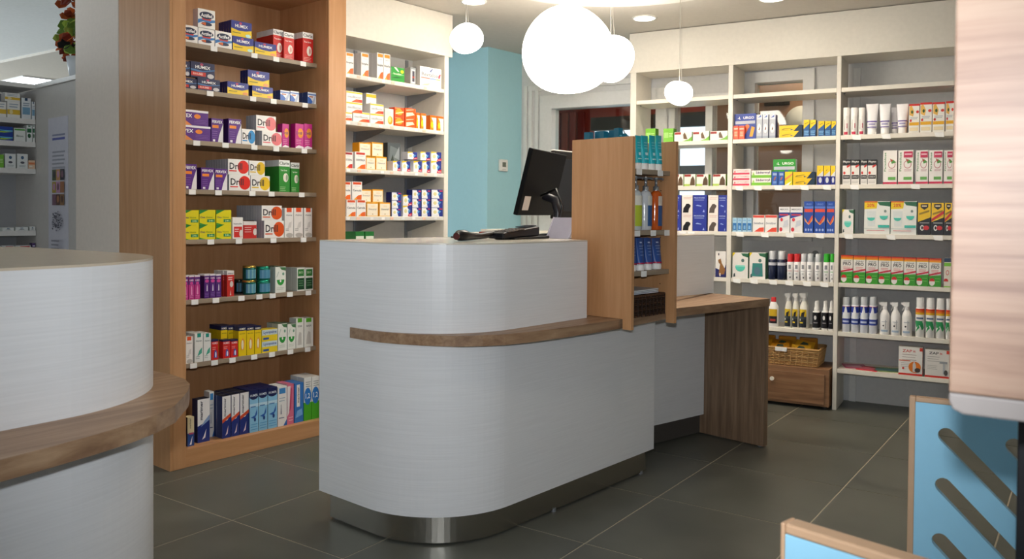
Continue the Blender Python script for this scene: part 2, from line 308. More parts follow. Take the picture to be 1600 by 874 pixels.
# ---- tall beech unit on the left wall
U = fe('beech_shelf_unit', FL, 'tall beech shelving unit full of boxed cold remedies against the left wall', 'shelf unit')
BX('side_panel', U, -.50, -.002, 0, .02, 0, 2.4, BEECH_Z); BX('stile', U, -.03, 0, .012, .077, .0, 2.4, BEECH_Z, .004); BX('side_panel', U, -.45, -.03, .055, .077, .083, 2.4, BEECH_Z)
BX('side_panel', U, -.45, -.022, .869, .985, 0, 2.4, BEECH_Z); BX('stile', U, -.022, 0, .869, .985, 0, 2.4, BEECH_Z, .004)
BX('back_panel', U, -.455, -.44, .02, .97, 0, 2.4, BEECH_Z); BX('top_rail', U, -.03, -.004, .077, .869, 2.3, 2.4, BEECH_Y); BX('top_panel', U, -.44, -.03, .077, .869, 2.3, 2.33, BEECH_Y)
BX('plinth', U, -.04, -.008, .077, .869, 0, .083, BEECH_Y)
ZL = [1.968, 1.752, 1.511, 1.280, 1.043, .760, .459, .083]
TG = [(334, 397, 431, 473), (328, 395, 427, 476), (307, 352, 397, 431, 475), (300, 341, 394, 424, 471), (329, 373, 427, 474), (304, 337, 377, 405, 426, 453, 482), (302, 335, 363, 397, 425, 454, 481), ()]
for z, t in zip(ZL[:7], TG): shelf_part(U, -.435, -.1, .078, .868, z, .022, SHELFBR, t, 'x', FL)
BX('bottom_board', U, -.44, -.041, .078, .868, .06, .083, BEECH_Y)
# ---- white wall shelving
V = fe('white_wall_shelving', FL, 'white wall shelving of medicine boxes between beech unit and teal wall', 'shelf unit')
BX('fascia', V, -.36, -.073, .99, 1.868, 2.145, 2.405, WHITE); BX('back_panel', V, -.375, -.36, .99, 1.80, 0, 2.145, M('bdbbb8', .6)); BX('end_panel', V, -.375, -.075, 1.803, 1.838, 0, 2.145, WHITE)
BX('hinge', V, -.13, -.1, 1.838, 1.846, 2.07, 2.14, M('3a3c3e', .4, .5))
ZW = [1.940, 1.682, 1.42, 1.155, .885, .62]
for z in ZW:
    sh = shelf_part(V, -.355, -.075, .992, 1.80, z, .024, WHITE)
    MB().box(-.0748, -.0735, .995, 1.798, z-.02, z-.004, M('d8d6d2', .4)).build('label_strip', sh)
    for k in range(9):
        y = 1.03+k*.085+random.random()*.03; BX('price_tag', sh, -.0733, -.072, y-.012, y+.012, z-.019, z-.005, M(['f4f4f2', 'f0c8b0', 'e8e8e8'][k % 3], .5), 0)
for y in (1.335, 1.745):
    BX('wall_rail', V, -.36, -.352, y-.012, y+.012, .1, 2.14, METG)
    for z in ZW: MB().add([(-.352, y-.002, z-.024), (-.09, y-.002, z-.024), (-.09, y-.002, z-.034), (-.352, y-.002, z-.10), (-.352, y+.002, z-.024), (-.09, y+.002, z-.024), (-.09, y+.002, z-.034), (-.352, y+.002, z-.10)], [(0, 1, 2, 3), (7, 6, 5, 4), (0, 4, 5, 1), (1, 5, 6, 2), (2, 6, 7, 3)], METG).build('bracket', V)
# ---- white open shelving at the back
G = fe('white_open_shelving', FB, 'three bay white open shelving in front of the back wall', 'shelf unit')
BX('fascia', G, -1.342, .66, 0, .3, 2.138, 2.405, WHITE); BX('fascia', G, .661, 1.9, 0, .3, 2.138, 2.405, WHITE)
PO = [(-1.333, -1.291), (-.663, -.634), (-.008, .016), (.622, .652)]
for a, b in PO: BX('upright', G, a, b, .002, .29, 0, 2.138, WHITE)
ZB = [1.948, 1.662, 1.366, 1.071, .774, .477, .252]
TB = {(1, 2): (1155, 1184, 1216, 1257, 1292), (1, 3): (1157, 1196, 1235, 1282), (1, 4): (1153, 1180, 1210, 1235, 1263, 1290), (2, 1): (1337, 1383, 1466), (2, 2): (1335, 1430), (2, 3): (1327, 1393, 1467), (0, 3): (1068, 1081), (2, 5): (), }
for b in range(3):
    for k, z in enumerate(ZB):
        if k == 6 and b < 2: continue
        shelf_part(G, PO[b][1]+.001, PO[b+1][0]-.001, .006, .285, z, .026, WHITE, TB.get((b, k), ()), 'y', FB)
        for xx in (PO[b][1]+.012, PO[b+1][0]-.012): MB().lathe([(.005, z-.032), (.005, z-.027)], METG, 8, (xx, .06)).build('shelf_pin', G)
so = empty('wall_socket', FB.w(-.17, .33, .93), FB.rz(), 'white socket outlet on the wall behind the white sprays', 'socket'); BX('plate', so, -.045, .045, -.012, 0, -.045, .045, M('e0dfdc', .4), .004)
MB().lathe([(.02, 0), (.022, .004)], M('8a8a88', .4), 16).build('recess', so, (0, -.0125, 0)).rotation_euler = (math.radians(90), 0, 0)
# ---- low drawer cabinet under the middle bay
dc = fe('drawer_cabinet', FB, 'low walnut drawer cabinet under the middle white shelving bay', 'cabinet')
BX('body', dc, -.625, -.02, -.04, .27, .02, .246, OAK_X); dr = BX('drawer', dc, -.61, -.045, -.052, -.04, .035, .215, OAK_X); 
MB().lathe([(.011, 0), (.013, .01), (.012, .018)], M('efe9dc', .35), 16).build('knob', dr, (-.352, -.052, .166)).rotation_euler = (math.radians(90), 0, 0)
for x in (-.6, -.05): MB().lathe([(.015, 0), (.015, .02)], BLK, 12, (x, 0)).build('foot', dc)
# ---- counters
def arc(c, r, a0, a1, n=20): return [(c[0]+r*math.cos(math.radians(a0+(a1-a0)*i/n)), c[1]+r*math.sin(math.radians(a0+(a1-a0)*i/n))) for i in range(n+1)]
def cw(fr, pts): return [tuple(fr.w(x, y).xy) for x, y in pts]
def to(fr, pts): return [tuple(fr.l((x, y, 0)).xy) for x, y in pts]
def inset_path(pts, d):
    out = []
    for i, p in enumerate(pts):
        a = Vector(pts[max(i-1, 0)]); b = Vector(pts[min(i+1, len(pts)-1)]); t = (b-a).normalized(); out.append((p[0]-t.y*d, p[1]+t.x*d))
    return out
K = fe('service_counter', FC, 'white rounded service counter with wooden ledge and steel kick plate', 'counter')
front = [(-.65, -.38)]+arc((-.36, -.02), .36, -90, 0, 24)
P1 = (1.573, 2.378); P0 = (1.41, 1.40)
up = front+[(0, .455)]+to(FC, [tuple(FD.w(-.095, -.004).xy), P0, P1, (1.23, 2.44), (1.06, 1.45)])+[(-.65, .9)]
bh = MB().prism(up, .7178, 1.066, LAM, smooth=False); bo = bh.build('upper_body', K)
tp = MB().prism(up, 1.0661, 1.0712, M('cfc8ba', .22, spec=.6)).build('counter_top', K)
RW = [(1.345, 1.46), (1.464, 1.871), (1.592, 2.32)]
lo = front+[(0, .983)]+to(FC, [(1.35, 1.52)]+RW[1:]+[(1.25, 2.3), (1.06, 1.45)])+[(-.65, .9)]
MB().prism(lo, .11, .7175, LAM).build('lower_body', K)
kp = inset_path(front+[(0, .983)], .03); kp[-1] = (-.03, .965); kp[0] = (-.62, -.35)
k1 = kp+to(FC, [(1.33, 1.50)])+[(-.62, .85)]
MB().prism(k1, .008, .1098, STL, smooth=False).build('kick_plate', K)
MB().prism(to(FC, [(1.31, 1.52), (1.442, 1.878), (1.570, 2.33), (1.3, 2.36), (1.12, 1.5)]), .008, .1098, M('57534f', .4, .3)).build('kick_plate', K)
for x, y in [(-.6, -.33), (-.034, .29), (-.036, .93)]: MB().lathe([(.011, 0), (.011, .014)], METG, 12, (x, y)).build('foot', K)
# wooden ledge: crescent that widens towards the display
led_out = [(-.459, -.3860), (-.37, -.389), (-.288, -.385), (-.21, -.363), (-.133, -.330), (-.07, -.295), (-.016, -.256), (.03, -.195), (.069, -.121), (.092, -.02), (.108, .119), (.118, .3), (.126, .495)]
lg = led_out+to(FC, [(1.74, 1.53), (1.93, 2.228), (1.573, 2.318)]+RW[::-1])+[(-.02, .9), (-.06, .2), (-.1, -.1), (-.25, -.27), (-.38, -.36), (-.459, -.3785)]
MB().prism(lg, .718, .7558, OAK_Y).build('wooden_ledge', K, bevel=.002)
e0, e1 = Vector((1.925, 2.232)), Vector((1.535, 2.305)); dd = (e1-e0).normalized(); nn = Vector((dd.y, -dd.x)); nn = nn if nn.y < 0 else -nn
sp = [e0, e1, e1+nn*.042, e0+nn*.042]
MB().prism(to(FC, [tuple(p) for p in sp]), .008, .7175, OAK_Z).build('side_panel', K, bevel=.002)
q = (e0+nn*.02+dd*.03); MB().lathe([(.012, 0), (.012, .012)], METG, 12, to(FC, [tuple(q)])[0]).build('foot', K)
# front-left counter
KL = fe('service_counter', FG, 'white rounded counter with wooden ledge in front of the white wall end', 'counter')
fl_ = [(1.578, -2.15)]+arc((1.213, -1.130), .365, 0, 90, 24)+[(.60, -.765), (.60, -2.15)]
MB().prism(fl_, .7175, 1.0605, LAM).build('upper_body', KL); MB().prism(fl_, 1.0606, 1.0660, M('cfc0aa', .25, spec=.6)).build('counter_top', KL)
MB().prism([(x-.0, y) for x, y in fl_], .11, .717, LAM).build('lower_body', KL)
kl = [(1.548, -2.12)]+arc((1.213, -1.130), .335, 0, 90, 24)+[(.63, -.795), (.63, -2.12)]
MB().prism(kl, .008, .1098, STL).build('kick_plate', KL)
ll = [(1.80, -2.15), (1.785, -1.5), (1.773, -1.325), (1.761, -1.24), (1.744, -1.145), (1.722, -1.06), (1.693, -.99), (1.65, -.92), (1.592, -.864), (1.541, -.815), (1.472, -.765), (1.405, -.737), (1.32, -.722), (1.22, -.724), (1.1, -.742), (1.0, -.762), (1.0, -.80), (1.3, -.85), (1.45, -1.0), (1.5, -2.15)]
MB().prism(ll, .7182, .7560, OAK_Y).build('wooden_ledge', KL, bevel=.002)
sc_ = MB().box(-.16, .16, -.2, .16, 0, .012, M('4a4a4c', .5)).build('desk_mat', None, (.93, -1.3, 1.0662), .2); tag(sc_, 'dark desk mat lying on the front-left white counter', 'desk mat')
# ---- beech display unit standing on the counter
DU = fe('beech_display_unit', FD, 'small beech display unit of creams standing on the wooden counter', 'shelf unit')
for y in (0, .312):
    sp_ = MB(); sp_.add([(x, yy, z) for yy in (y, y+.018) for x, z in ((-.087, .757), (.181, .757), (.181, .716), (.222, .716), (.222, 1.487), (-.087, 1.487))], [(0, 1, 2, 3, 4, 5), (11, 10, 9, 8, 7, 6)]+[(i+6, (i+1) % 6+6, (i+1) % 6, i) for i in range(6)], BEECH_Z); sp_.build('side_panel', DU)
BX('back_panel', DU, -.087, -.075, .018, .312, .757, 1.487, BEECH_Z)
ZD = [1.362, 1.112, .946]
for z, t in zip(ZD, [(998, 1031), (996, 1021, 1046), (1007,)]):
    sh = BX('shelf', DU, -.075, .195, .0185, .3115, z-.02, z, SHELFBR)
    for px in t:
        y = min(.29, max(.04, FD.onx(px, 300, .195).y)); BX('price_tag', sh, .1955, .198, y-.018, y+.018, z-.024, z-.0005, TAG, 0)
for k in range(17):
    o = MB().lathe([(.0025, 0), (.0025, .0006)], M('3a2a20', .7), 8).build('pin_hole', DU, (.15, .3118, .80+k*.04)); o.rotation_euler = (math.radians(90), 0, 0)
# ---- pale display stand on the right
BS = empty('blue_display_bin', (2.962, -.07, 0), 0, 'sky blue slotted panel bin with wood edges and pale elm board', 'display stand')
SB = bpy.data.objects.new('sign_holder', None); COL.objects.link(SB); SB.parent = BS; SB.location = (.4635, -1.03, 0)
bw, bz0 = .62, .993
pts = [(-.26+x, z) for x, z in [(0, 1.9), (bw, 1.9), (bw, bz0), (.012, bz0), (.003, bz0+.004), (0, bz0+.014)]]
def slab(pts, y0, y1, m, name, parent, bevel=.002):
    n = len(pts); b = MB(); b.add([(x, y0, z) for x, z in pts], [list(range(n))], m); b.add([(x, y1, z) for x, z in pts], [list(range(n))[::-1]], m)
    b.add([(x, y0, z) for x, z in pts]+[(x, y1, z) for x, z in pts], [(i, i+n, (i+1) % n+n, (i+1) % n) for i in range(n)], m); o = b.build(name, parent, bevel=bevel)
    bm = bmesh.new(); bm.from_mesh(o.data); bmesh.ops.remove_doubles(bm, verts=bm.verts, dist=1e-6); bmesh.ops.recalc_face_normals(bm, faces=bm.faces); bm.to_mesh(o.data); bm.free(); return o
slab([(x, max(z, bz0+.0195)) if z < bz0+.0195 else (x, z) for x, z in pts[:3]]+[(-.26, bz0+.0195)], .0, .03, ASH_X, 'board', SB)
slab([(-.26, bz0+.019), (-.26+bw, bz0+.019), (-.26+bw, bz0), (-.26+.012, bz0), (-.26+.003, bz0+.004), (-.26, bz0+.012)], .0, .03, M('8c8480', .4), 'edge_trim', SB)
BX('post', SB, -.2185, -.1785, .235, .27, 0.051, 1.85, M('17171b', .4)); BX('bracket', SB, -.21, -.18, .031, .2345, 1.1, 1.13, M('17171b', .4))
# slotted back panel: outline with diagonal rounded slots cut through
def panel_with_slots():
    bm = bmesh.new(); Wd, Ht = .62, .80
    def loop(ps): vs = [bm.verts.new((x, 0, z)) for x, z in ps]; return [bm.edges.new((vs[i], vs[(i+1) % len(vs)])) for i in range(len(vs))]
    ed = loop([(.012, .012), (Wd, .012), (Wd, Ht-.010), (.012, Ht-.010)])
    def slot(x0, z0, x1, z1, r=.0158):
        d = Vector((x1-x0, z1-z0)).normalized(); a = math.atan2(d.y, d.x); ps = []
        for k in range(9): t = a+math.pi/2+math.pi*k/8; ps.append((x0+r*math.cos(t), z0+r*math.sin(t)))
        for k in range(9): t = a-math.pi/2+math.pi*k/8; ps.append((x1+r*math.cos(t), z1+r*math.sin(t)))
        return loop(ps)
    s = math.tan(math.radians(-45))
    for (x, z) in [(.070, .727), (.066, .623), (.062, .507), (.058, .39), (.19, .722), (.32, .722), (.056, .28)]:
        L_ = min(.36, Wd-.05-x, (z-.05)); 
        if x > .15: L_ = min(L_, .27 if x < .3 else .2)
        ed += slot(x, z, x+L_, z-L_)
    bmesh.ops.triangle_fill(bm, use_beauty=True, use_dissolve=False, edges=ed)
    r = bmesh.ops.extrude_face_region(bm, geom=bm.faces[:]); bmesh.ops.translate(bm, verts=[v for v in r['geom'] if isinstance(v, bmesh.types.BMVert)], vec=(0, .018, 0))
    bmesh.ops.recalc_face_normals(bm, faces=bm.faces); me = bpy.data.meshes.new('slotted_panel'); bm.to_mesh(me); bm.free(); me.materials.append(BLUEP); return me
sl = obj('slotted_panel', panel_with_slots(), BS, (0, 0, 0), math.radians(5))
BX('edge_band', sl, 0, .0118, -.0005, .0185, .0, .80, EDGEB); BX('edge_band', sl, .012, .62, -.0005, .0185, .7902, .80, EDGEB); BX('edge_band', sl, .012, .62, -.0005, .0185, 0, .0118, EDGEB)
BX('corner_post', sl, .222, .236, -.03, -.001, 0, .79, M('3d4a52', .4))
fp = BX('front_panel', BS, 0, .62, 0, .026, 0, .7835, BLUEP, .001); fp.location = (.006, -.872, 0); fp.rotation_euler = (0, 0, math.radians(-13))
BX('edge_band', fp, 0, .62, -.001, .027, .784, .797, EDGEB, .003); BX('edge_band', fp, -.006, -.0005, -.001, .027, 0, .797, EDGEB, .002)
BX('base_board', BS, .05, .62, -.85, -.02, .03, .05, BLUEP)
# ---- far left shelving with its end panel
FS = fe('white_wall_shelving', FL, 'white shelving with few boxes behind the front-left counter', 'shelf unit')
BX('back_panel', FS, -2.06, -2.04, -1.5, .09, 0, 1.88, M('a9aaac', .6)); BX('top_board', FS, -2.06, -1.70, -1.5, .07, 1.885, 1.91, WHITEC)
ZF = [1.708, 1.575, 1.418, 1.056, .952, .6]
for z in ZF: BX('shelf', FS, -2.04, -1.72, -1.5, .068, z-.03, z, WHITEC)
BX('end_panel', FS, -2.06, -1.105, .07, .11, 0, 1.885, M('c2beb9', .5)); BX('top_board', FS, -1.70, -1.08, .055, .125, 1.885, 1.91, WHITEC)
# ================================================================ packaged goods
def r(u0, v0, u1, v1, c): return ('p', [(u0, v0), (u1, v0), (u1, v1), (u0, v1)], c)
def e(u, v, ru, rv, c, a0=0, a1=360, n=18): return ('p', [(u+ru*math.cos(math.radians(a0+(a1-a0)*i/n)), v+rv*math.sin(math.radians(a0+(a1-a0)*i/n))) for i in range(n+(a1-a0 < 360))], c)
def p(pts, c): return ('p', pts, c)
def t(s, u, v, w, h, c, rot=0): return ('t', s, u, v, w, h, c, rot)
def lines(u0, u1, v, n, dv, c, h=.018): return [r(u0, v-k*dv, u1-(k % 2)*.08*(u1-u0), v-k*dv+h, c) for k in range(n)]
PAP = {}
def ink(h): return M(h, .38, 0, .4, .03)
DES = {}
def des(key, c, ops=(), bands=(), side=None, top=None, name='medicine_carton', cat='carton'): DES[key] = dict(c=c, ops=list(ops), bands=list(bands), side=side, top=top, n=name, cat=cat)
_cm = {}
def front_ops(b, ops, W, H, y=0., x0=None, z0=0., curve=None):
    x0 = -W/2 if x0 is None else x0
    for k, o in enumerate(ops):
        yy = y-.00025*(k+1)
        if o[0] == 'p':
            pts = o[1]; n = len(pts); a = sum(pts[i][0]*pts[(i+1) % n][1]-pts[(i+1) % n][0]*pts[i][1] for i in range(n))
            if a < 0: pts = pts[::-1]
            cl = lambda q: min(1, max(0, q))
            b.add([(x0+cl(u)*W, yy, z0+cl(v)*H) for u, v in pts], [list(range(n))], ink(o[2]))
        else:
            vs, fs = text_poly(o[1]); _, _, u, v, w_, h_, c, rot = o
            if rot: q = [(u+(.5-y_)*w_, v+(x_-.5)*h_) for x_, y_ in vs]
            else: q = [(u+(x_-.5)*w_, v+(y_-.5)*h_) for x_, y_ in vs]
            b.add([(x0+u_*W, yy, z0+v_*H) for u_, v_ in q], fs, ink(c))
def carton_mesh(key, W, H, D):
    k = (key, round(W, 3), round(H, 3), round(D, 3))
    if k in _cm: return _cm[k]
    d = DES[key]; b = MB(); cuts = sorted({0, 1, *[x for bd in d['bands'] for x in bd[:2]]})
    for v0, v1 in zip(cuts[:-1], cuts[1:]):
        c = d['c']; s = d['side'] or c
        for bd in d['bands']:
            if bd[0] <= v0 and bd[1] >= v1: c = s = bd[2]
        z0, z1 = v0*H, v1*H; x = W/2
        b.add([(-x, 0, z0), (x, 0, z0), (x, 0, z1), (-x, 0, z1)], [(0, 1, 2, 3)], ink(c))
        b.add([(x, 0, z0), (x, D, z0), (x, D, z1), (x, 0, z1)], [(0, 1, 2, 3)], ink(s)); b.add([(-x, D, z0), (-x, 0, z0), (-x, 0, z1), (-x, D, z1)], [(0, 1, 2, 3)], ink(s))
        b.add([(x, D, z0), (-x, D, z0), (-x, D, z1), (x, D, z1)], [(0, 1, 2, 3)], ink(s))
    tc = d['top'] or (d['bands'][-1][2] if d['bands'] and d['bands'][-1][1] == 1 else d['c'])
    b.add([(-W/2, 0, H), (W/2, 0, H), (W/2, D, H), (-W/2, D, H)], [(0, 1, 2, 3)], ink(tc)); b.add([(-W/2, 0, 0), (W/2, 0, 0), (W/2, D, 0), (-W/2, D, 0)], [(3, 2, 1, 0)], ink(d['c']))
    front_ops(b, d['ops'], W, H); _cm[k] = b.mesh(d['n']); return _cm[k]
def slot_of(fr, mode, plane, px0, px1, py):
    if mode == 'x': a, c = fr.onx(px0, py, plane), fr.onx(px1, py, plane); s0, s1 = a.y, c.y
    else: a, c = fr.ony(px0, py, plane), fr.ony(px1, py, plane); s0, s1 = a.x, c.x
    mid = (s0+s1)/2
    if fr is FL: lo, hi = (.079, .8675) if mid < .95 and plane > -1 else (.994, 1.799) if plane > -1 else (-1.4, .066)
    elif fr is FD: lo, hi = .02, .31
    else: lo, hi = [(PO[k][1]+.003, PO[k+1][0]-.003) for k in range(3)][0 if mid < -.645 else 1 if mid < .004 else 2]
    return max(lo, s0), min(hi, s1), a.z
def world(fr, mode, plane, s, z, back=0.):
    return (fr.w(plane-back, s, z), math.pi/2-fr.a) if mode == 'x' else (fr.w(s, plane+back, z), -fr.a)
CAP = dict(humb=5, humy=3, clar=3, drp=4, drr=9, dro=10, clag=3, drb=2, pink=2, purp=2, red2=2, wgr=2, dkgr=2, wteal=2, ynav=3, marr=3, humer=3, wgbc=2, pinkt=2, bluet=2, wblu=2, mari=2, cer3=2, nasal=2)
KIND = dict(cold_remedy_carton='humb humy humr acti ferv ferh', throat_remedy_carton='drb drp drr dry dro drm lyso', cough_syrup_carton='clar clag wred red1 red2', nose_spray_carton='nasal pink purp mari marr humer wblu pinkt bluet cream', vitamin_carton='orwh oran2 oran3 orw2', plaster_carton='urgb urgg blor yepl', pet_treatment_carton='dogb dogg blud dog2', tablet_carton='eff1 eff2', lice_treatment_carton='para parr pro grr', device_carton='zap1 zap2', homeopathic_carton='cer1 cer2 cer3 cer4 wyr crea')
NAME = {k: n_ for n_, ks in KIND.items() for k in ks.split()}
def put(row, key, px0, px1, ytop, D=.05, n=1, up=1, label='', zb=None, back=0., gap=.0012, tilt=0):
    """row = (frame, mode, front plane, shelf top). boxes: n deep, up high"""
    fr, mode, plane, zs = row; zb = zs if zb is None else zb
    plane_ = plane-back if mode == 'x' else plane+back
    s0, s1, zt = slot_of(fr, mode, plane_, px0, px1, ytop)
    W = math.floor((s1-s0)*1000)/1000-.0015; H = math.floor((zt-zb)/up*1000)/1000
    for j in range(min(n, CAP.get(key, 1))):
        me = carton_mesh(key, W, H, D)
        for k in range(up):
            q, rz = world(fr, mode, plane_, (s0+s1)/2, zb+k*(H+.0002)+.0003, j*(D+gap))
            o = obj(NAME.get(key, DES[key]['n']), me, None, q, rz+tilt); tag(o, label, DES[key]['cat'], 'cartons: '+label if label else None)
    return zb+up*(H+.0002)+.0003
W_, N_ = 'f0eeea', '1d2550'
# -- designs of the beech unit
des('acti', W_, [p([(0, .2), (.3, .34), (.7, .3), (1, .38), (1, .5), (.6, .46), (.3, .5), (0, .42)], '3f7fc0'), r(.25, .42, .75, .54, 'd03a30'), e(.5, .68, .42, .2, '26324e'), t('Actifed', .5, .68, .66, .2, 'ffffff'), e(.5, .22, .32, .1, '26324e'), p([(.12, .22), (.45, .15), (.45, .3)], 'e06a2a')], side='d8d4dc')
HX = [e(.45, .86, .07, .08, 'b8446a'), t('HUMEX', .5, .68, .62, .2, 'ffffff')]
des('humy', 'f0cc1c', [p([(0, 1), (1, 1), (1, .52), (.7, .36), (.35, .38), (0, .55)], '23318c')]+HX+[r(.06, .2, .45, .26, '8a7a20'), e(.84, .12, .13, .11, 'f0a060')], side='1f2a70', top='23318c')
des('humb', 'f0cc1c', [p([(0, 1), (1, 1), (1, .5), (.7, .4), (.35, .38), (0, .5)], '23318c')]+HX+[r(.06, .2, .45, .26, '8a7a20'), e(.82, .12, .13, .11, 'b8e0d8')], side='1f2a70', top='23318c')
des('humr', '20264e', [p([(0, .45), (.4, .35), (1, .55), (1, .62), (.5, .45), (0, .55)], '4a7ab0')]+HX+[r(.02, .1, .62, .36, 'd0382e'), t('RHUME', .3, .23, .4, .14, 'f4d0c8'), e(.82, .16, .14, .15, 'c8c6ca')], side='1a2044')
des('clar', 'd0221e', [t('Clarix', .5, .9, .92, .1, '3a3a40'), t('Toux Seche', .45, .68, .7, .05, 'f4e8e6'), e(.62, .38, .24, .17, 'efe6dc'), e(.68, .38, .08, .1, 'd88a80'), *lines(.08, .8, .14, 3, .05, 'e8a09a')], bands=[(.8, 1, 'f2efec')])
des('clag', '2f8f33', [t('Clarix', .5, .9, .92, .1, '3a4a40'), t('Toux Grasse', .45, .68, .6, .05, 'e8f4e0'), e(.62, .45, .24, .14, 'e8e6d8'), e(.72, .45, .1, .1, '9aa890'), *lines(.08, .6, .14, 3, .05, 'a8d89a')], bands=[(.8, 1, 'eef0ec')])
des('nasal', 'e9edf4', [p([(0, 0), (.75, 0), (.3, .5), (0, .6)], '3a6cc4'), p([(.45, 0), (.75, 0), (1, .75), (1, 1)], 'b9c6e0'), r(0, .74, 1, .86, '5a80c8'), r(.15, .55, .6, .66, 'c87a60')], side='3c4f86')
FV = [p([(0, 0), (.95, 0), (.7, .2), (.6, .45), (.55, 0)], 'e8e2e4')]
des('ferv', '5b2a86', [p([(.55, 0), (1, 0), (1, .82), (.82, .55), (.66, .3)], 'e9e6ea'), t('FERVEX', .5, .86, .86, .12, 'ffffff'), r(.08, .6, .6, .72, 'f08a30'), *lines(.08, .5, .45, 4, .09, '8a62b0'), r(.12, .03, .3, .12, 'f0ecf2')], side='3a1c62', top='4a2274')
des('ferh', '5b2a86', [t('FERVEX', .25, .62, .5, .24, 'ffffff'), p([(0, 0), (.5, 0), (.3, .3), (0, .38)], 'e08a4a'), e(.66, .6, .1, .15, 'f08a30'), *lines(.56, .95, .35, 3, .1, '8a62b0')], bands=[(.86, 1, 'f0ecf2')])
def drill(key, col): des(key, 'efedea', [e(.74, .5, .28, .44, col), t('Drill', .38, .55, .62, .42, '2b2b30'), r(.05, .2, .42, .27, col)], side='b9bcc4')
for k, c in (('drb', '2a8fd0'), ('drp', 'ea7a80'), ('drr', 'e02418'), ('dry', 'e6c020'), ('dro', 'e0561a')): drill(k, c)
des('drm', 'c8288a', [e(.62, .62, .33, .2, 'f0982a'), t('Drill', .45, .62, .7, .12, '6a3a6a'), *lines(.1, .7, .32, 3, .07, 'e6a0c8'), p([(0, 0), (1, 0), (1, .06), (.4, .12), (0, .04)], 'f4e8f0')], side='b01a78')
des('oxe', 'e4d81e', [p([(0, 1), (.55, 1), (0, .7)], '2a8a3c'), t('Oxe', .2, .5, .3, .14, '4a4a6a'), t('Home', .62, .5, .4, .12, '8aa020'), r(.48, .16, .96, .36, '2a8a50'), t('24h', .72, .26, .3, .12, 'c8e8b0'), p([(0, 0), (.4, 0), (0, .12)], '3a9a3c')], side='b8b418')
des('wred', 'efece8', [t('humolin', .5, .7, .8, .08, '6a6a70'), r(.12, .06, .92, .56, 'd8342c'), e(.8, .24, .16, .17, 'dcd6d0'), *lines(.2, .6, .42, 2, .1, 'f0d8d4', .04)])
des('red1', 'c62a26', [t('humolin', .42, .88, .8, .1, 'f0e6e4'), *lines(.08, .6, .62, 3, .13, 'e8b0aa', .05), e(.88, .38, .15, .2, 'dad4ce')], bands=[(.78, 1, 'e6e0de')])
des('oran', 'eeeae6', [r(.22, .86, .8, 1, 'e4562c'), t('rhume', .5, .76, .7, .05, '6a6a70'), p([(.3, .3), (.75, .35), (.8, .55), (.5, .5)], 'd8d4d0'), e(.55, .08, .4, .08, 'bdb8b2'), *lines(.1, .5, .28, 2, .05, 'a8a4a2', .02)], side='d9d6d2')
des('pink', 'c23a8a', [r(0, .62, 1, .93, '5a2a7e'), t('HUMER', .5, .8, .8, .08, 'f4d8e8'), e(.5, .68, .3, .06, 'd84a9a'), p([(.35, .2), (.65, .2), (.6, .5), (.5, .6), (.4, .5)], 'e89ac8'), *lines(.15, .85, .14, 2, .06, 'e8a0d0')], bands=[(.94, 1, 'e8e4ea')])
des('purp', '56287c', [t('HUMER', .5, .84, .8, .07, 'f4d8e8'), e(.5, .72, .36, .07, 'd84a9a'), p([(.42, .3), (.62, .3), (.6, .5), (.52, .6), (.44, .5)], 'ece6f2'), *lines(.1, .8, .2, 3, .06, '8a66b0')], bands=[(.94, 1, 'e8e4ea')], side='3c2060')
des('red2', 'c8302a', [t('rhino', .5, .9, .8, .07, '5a4a4a'), *lines(.15, .75, .72, 2, .08, 'f0c4be', .04), e(.62, .48, .24, .12, 'd8d2cc'), p([(.4, .05), (.55, .05), (.5, .25)], 'f0dcd8')], bands=[(.84, 1, 'e9e4e0')])
des('wgr', 'eceee6', [e(.5, .5, .36, .22, '2f9a3e', 180, 360), e(.5, .45, .08, .05, 'f2f4ec'), p([(.4, .98), (1, .98), (1, .84), (.6, .88)], '4a7a50'), e(.75, .72, .1, .06, '7aa890'), p([(.08, .6), (.14, .6), (.34, .8), (.28, .82)], 'b8c8c0'), *lines(.12, .8, .18, 2, .06, 'c0c8bc')], side='b9beb8', top='4e6a52')
des('dkgr', 'e8eae4', [r(.1, .64, .9, .94, '2f7a36'), t('BIO', .5, .8, .5, .1, 'c8e0b8'), r(.06, .06, .94, .56, '16482a'), *lines(.2, .8, .42, 3, .1, '6a9a70', .03)], side='c4cac4')
des('wteal', 'e9eae6', [r(.3, .86, .75, 1, '2a9a8a'), t('Humex', .5, .74, .7, .06, '6a7a7a'), p([(.3, .2), (.85, .3), (.9, .5), (.55, .4)], '4aa890'), *lines(.1, .6, .18, 2, .06, '9aa4a4')], side='d4d6d2')
des('rsm', 'd42a28', [t('HUMEX', .5, .82, .8, .1, 'f0e0e0'), p([(.35, .1), (.8, .1), (.75, .4), (.55, .5), (.4, .4)], '3a5ab0'), e(.6, .25, .1, .14, 'e8e4f0'), *lines(.1, .6, .6, 2, .09, 'f0a8a0', .03)], bands=[(.9, 1, '20264e')])
des('ynav', 'eccb18', [t('HUMEX', .5, .92, .8, .06, 'f4f0e0'), t('MAL DE GORGE', .5, .76, .7, .04, '7a7020'), p([(.3, .2), (.7, .2), (.8, .5), (.5, .62), (.25, .45)], 'e8a040'), e(.5, .38, .14, .16, 'f0e8c8')], bands=[(.86, 1, '20264e')], side='c8ac14')
des('lyso', 'ead02a', [r(0, .5, 1, .96, 'c8d8dc'), t('Lysopaine', .52, .72, .84, .3, '2a4a98'), r(.08, .12, .45, .3, '3a5aa0')], side='b8b868')
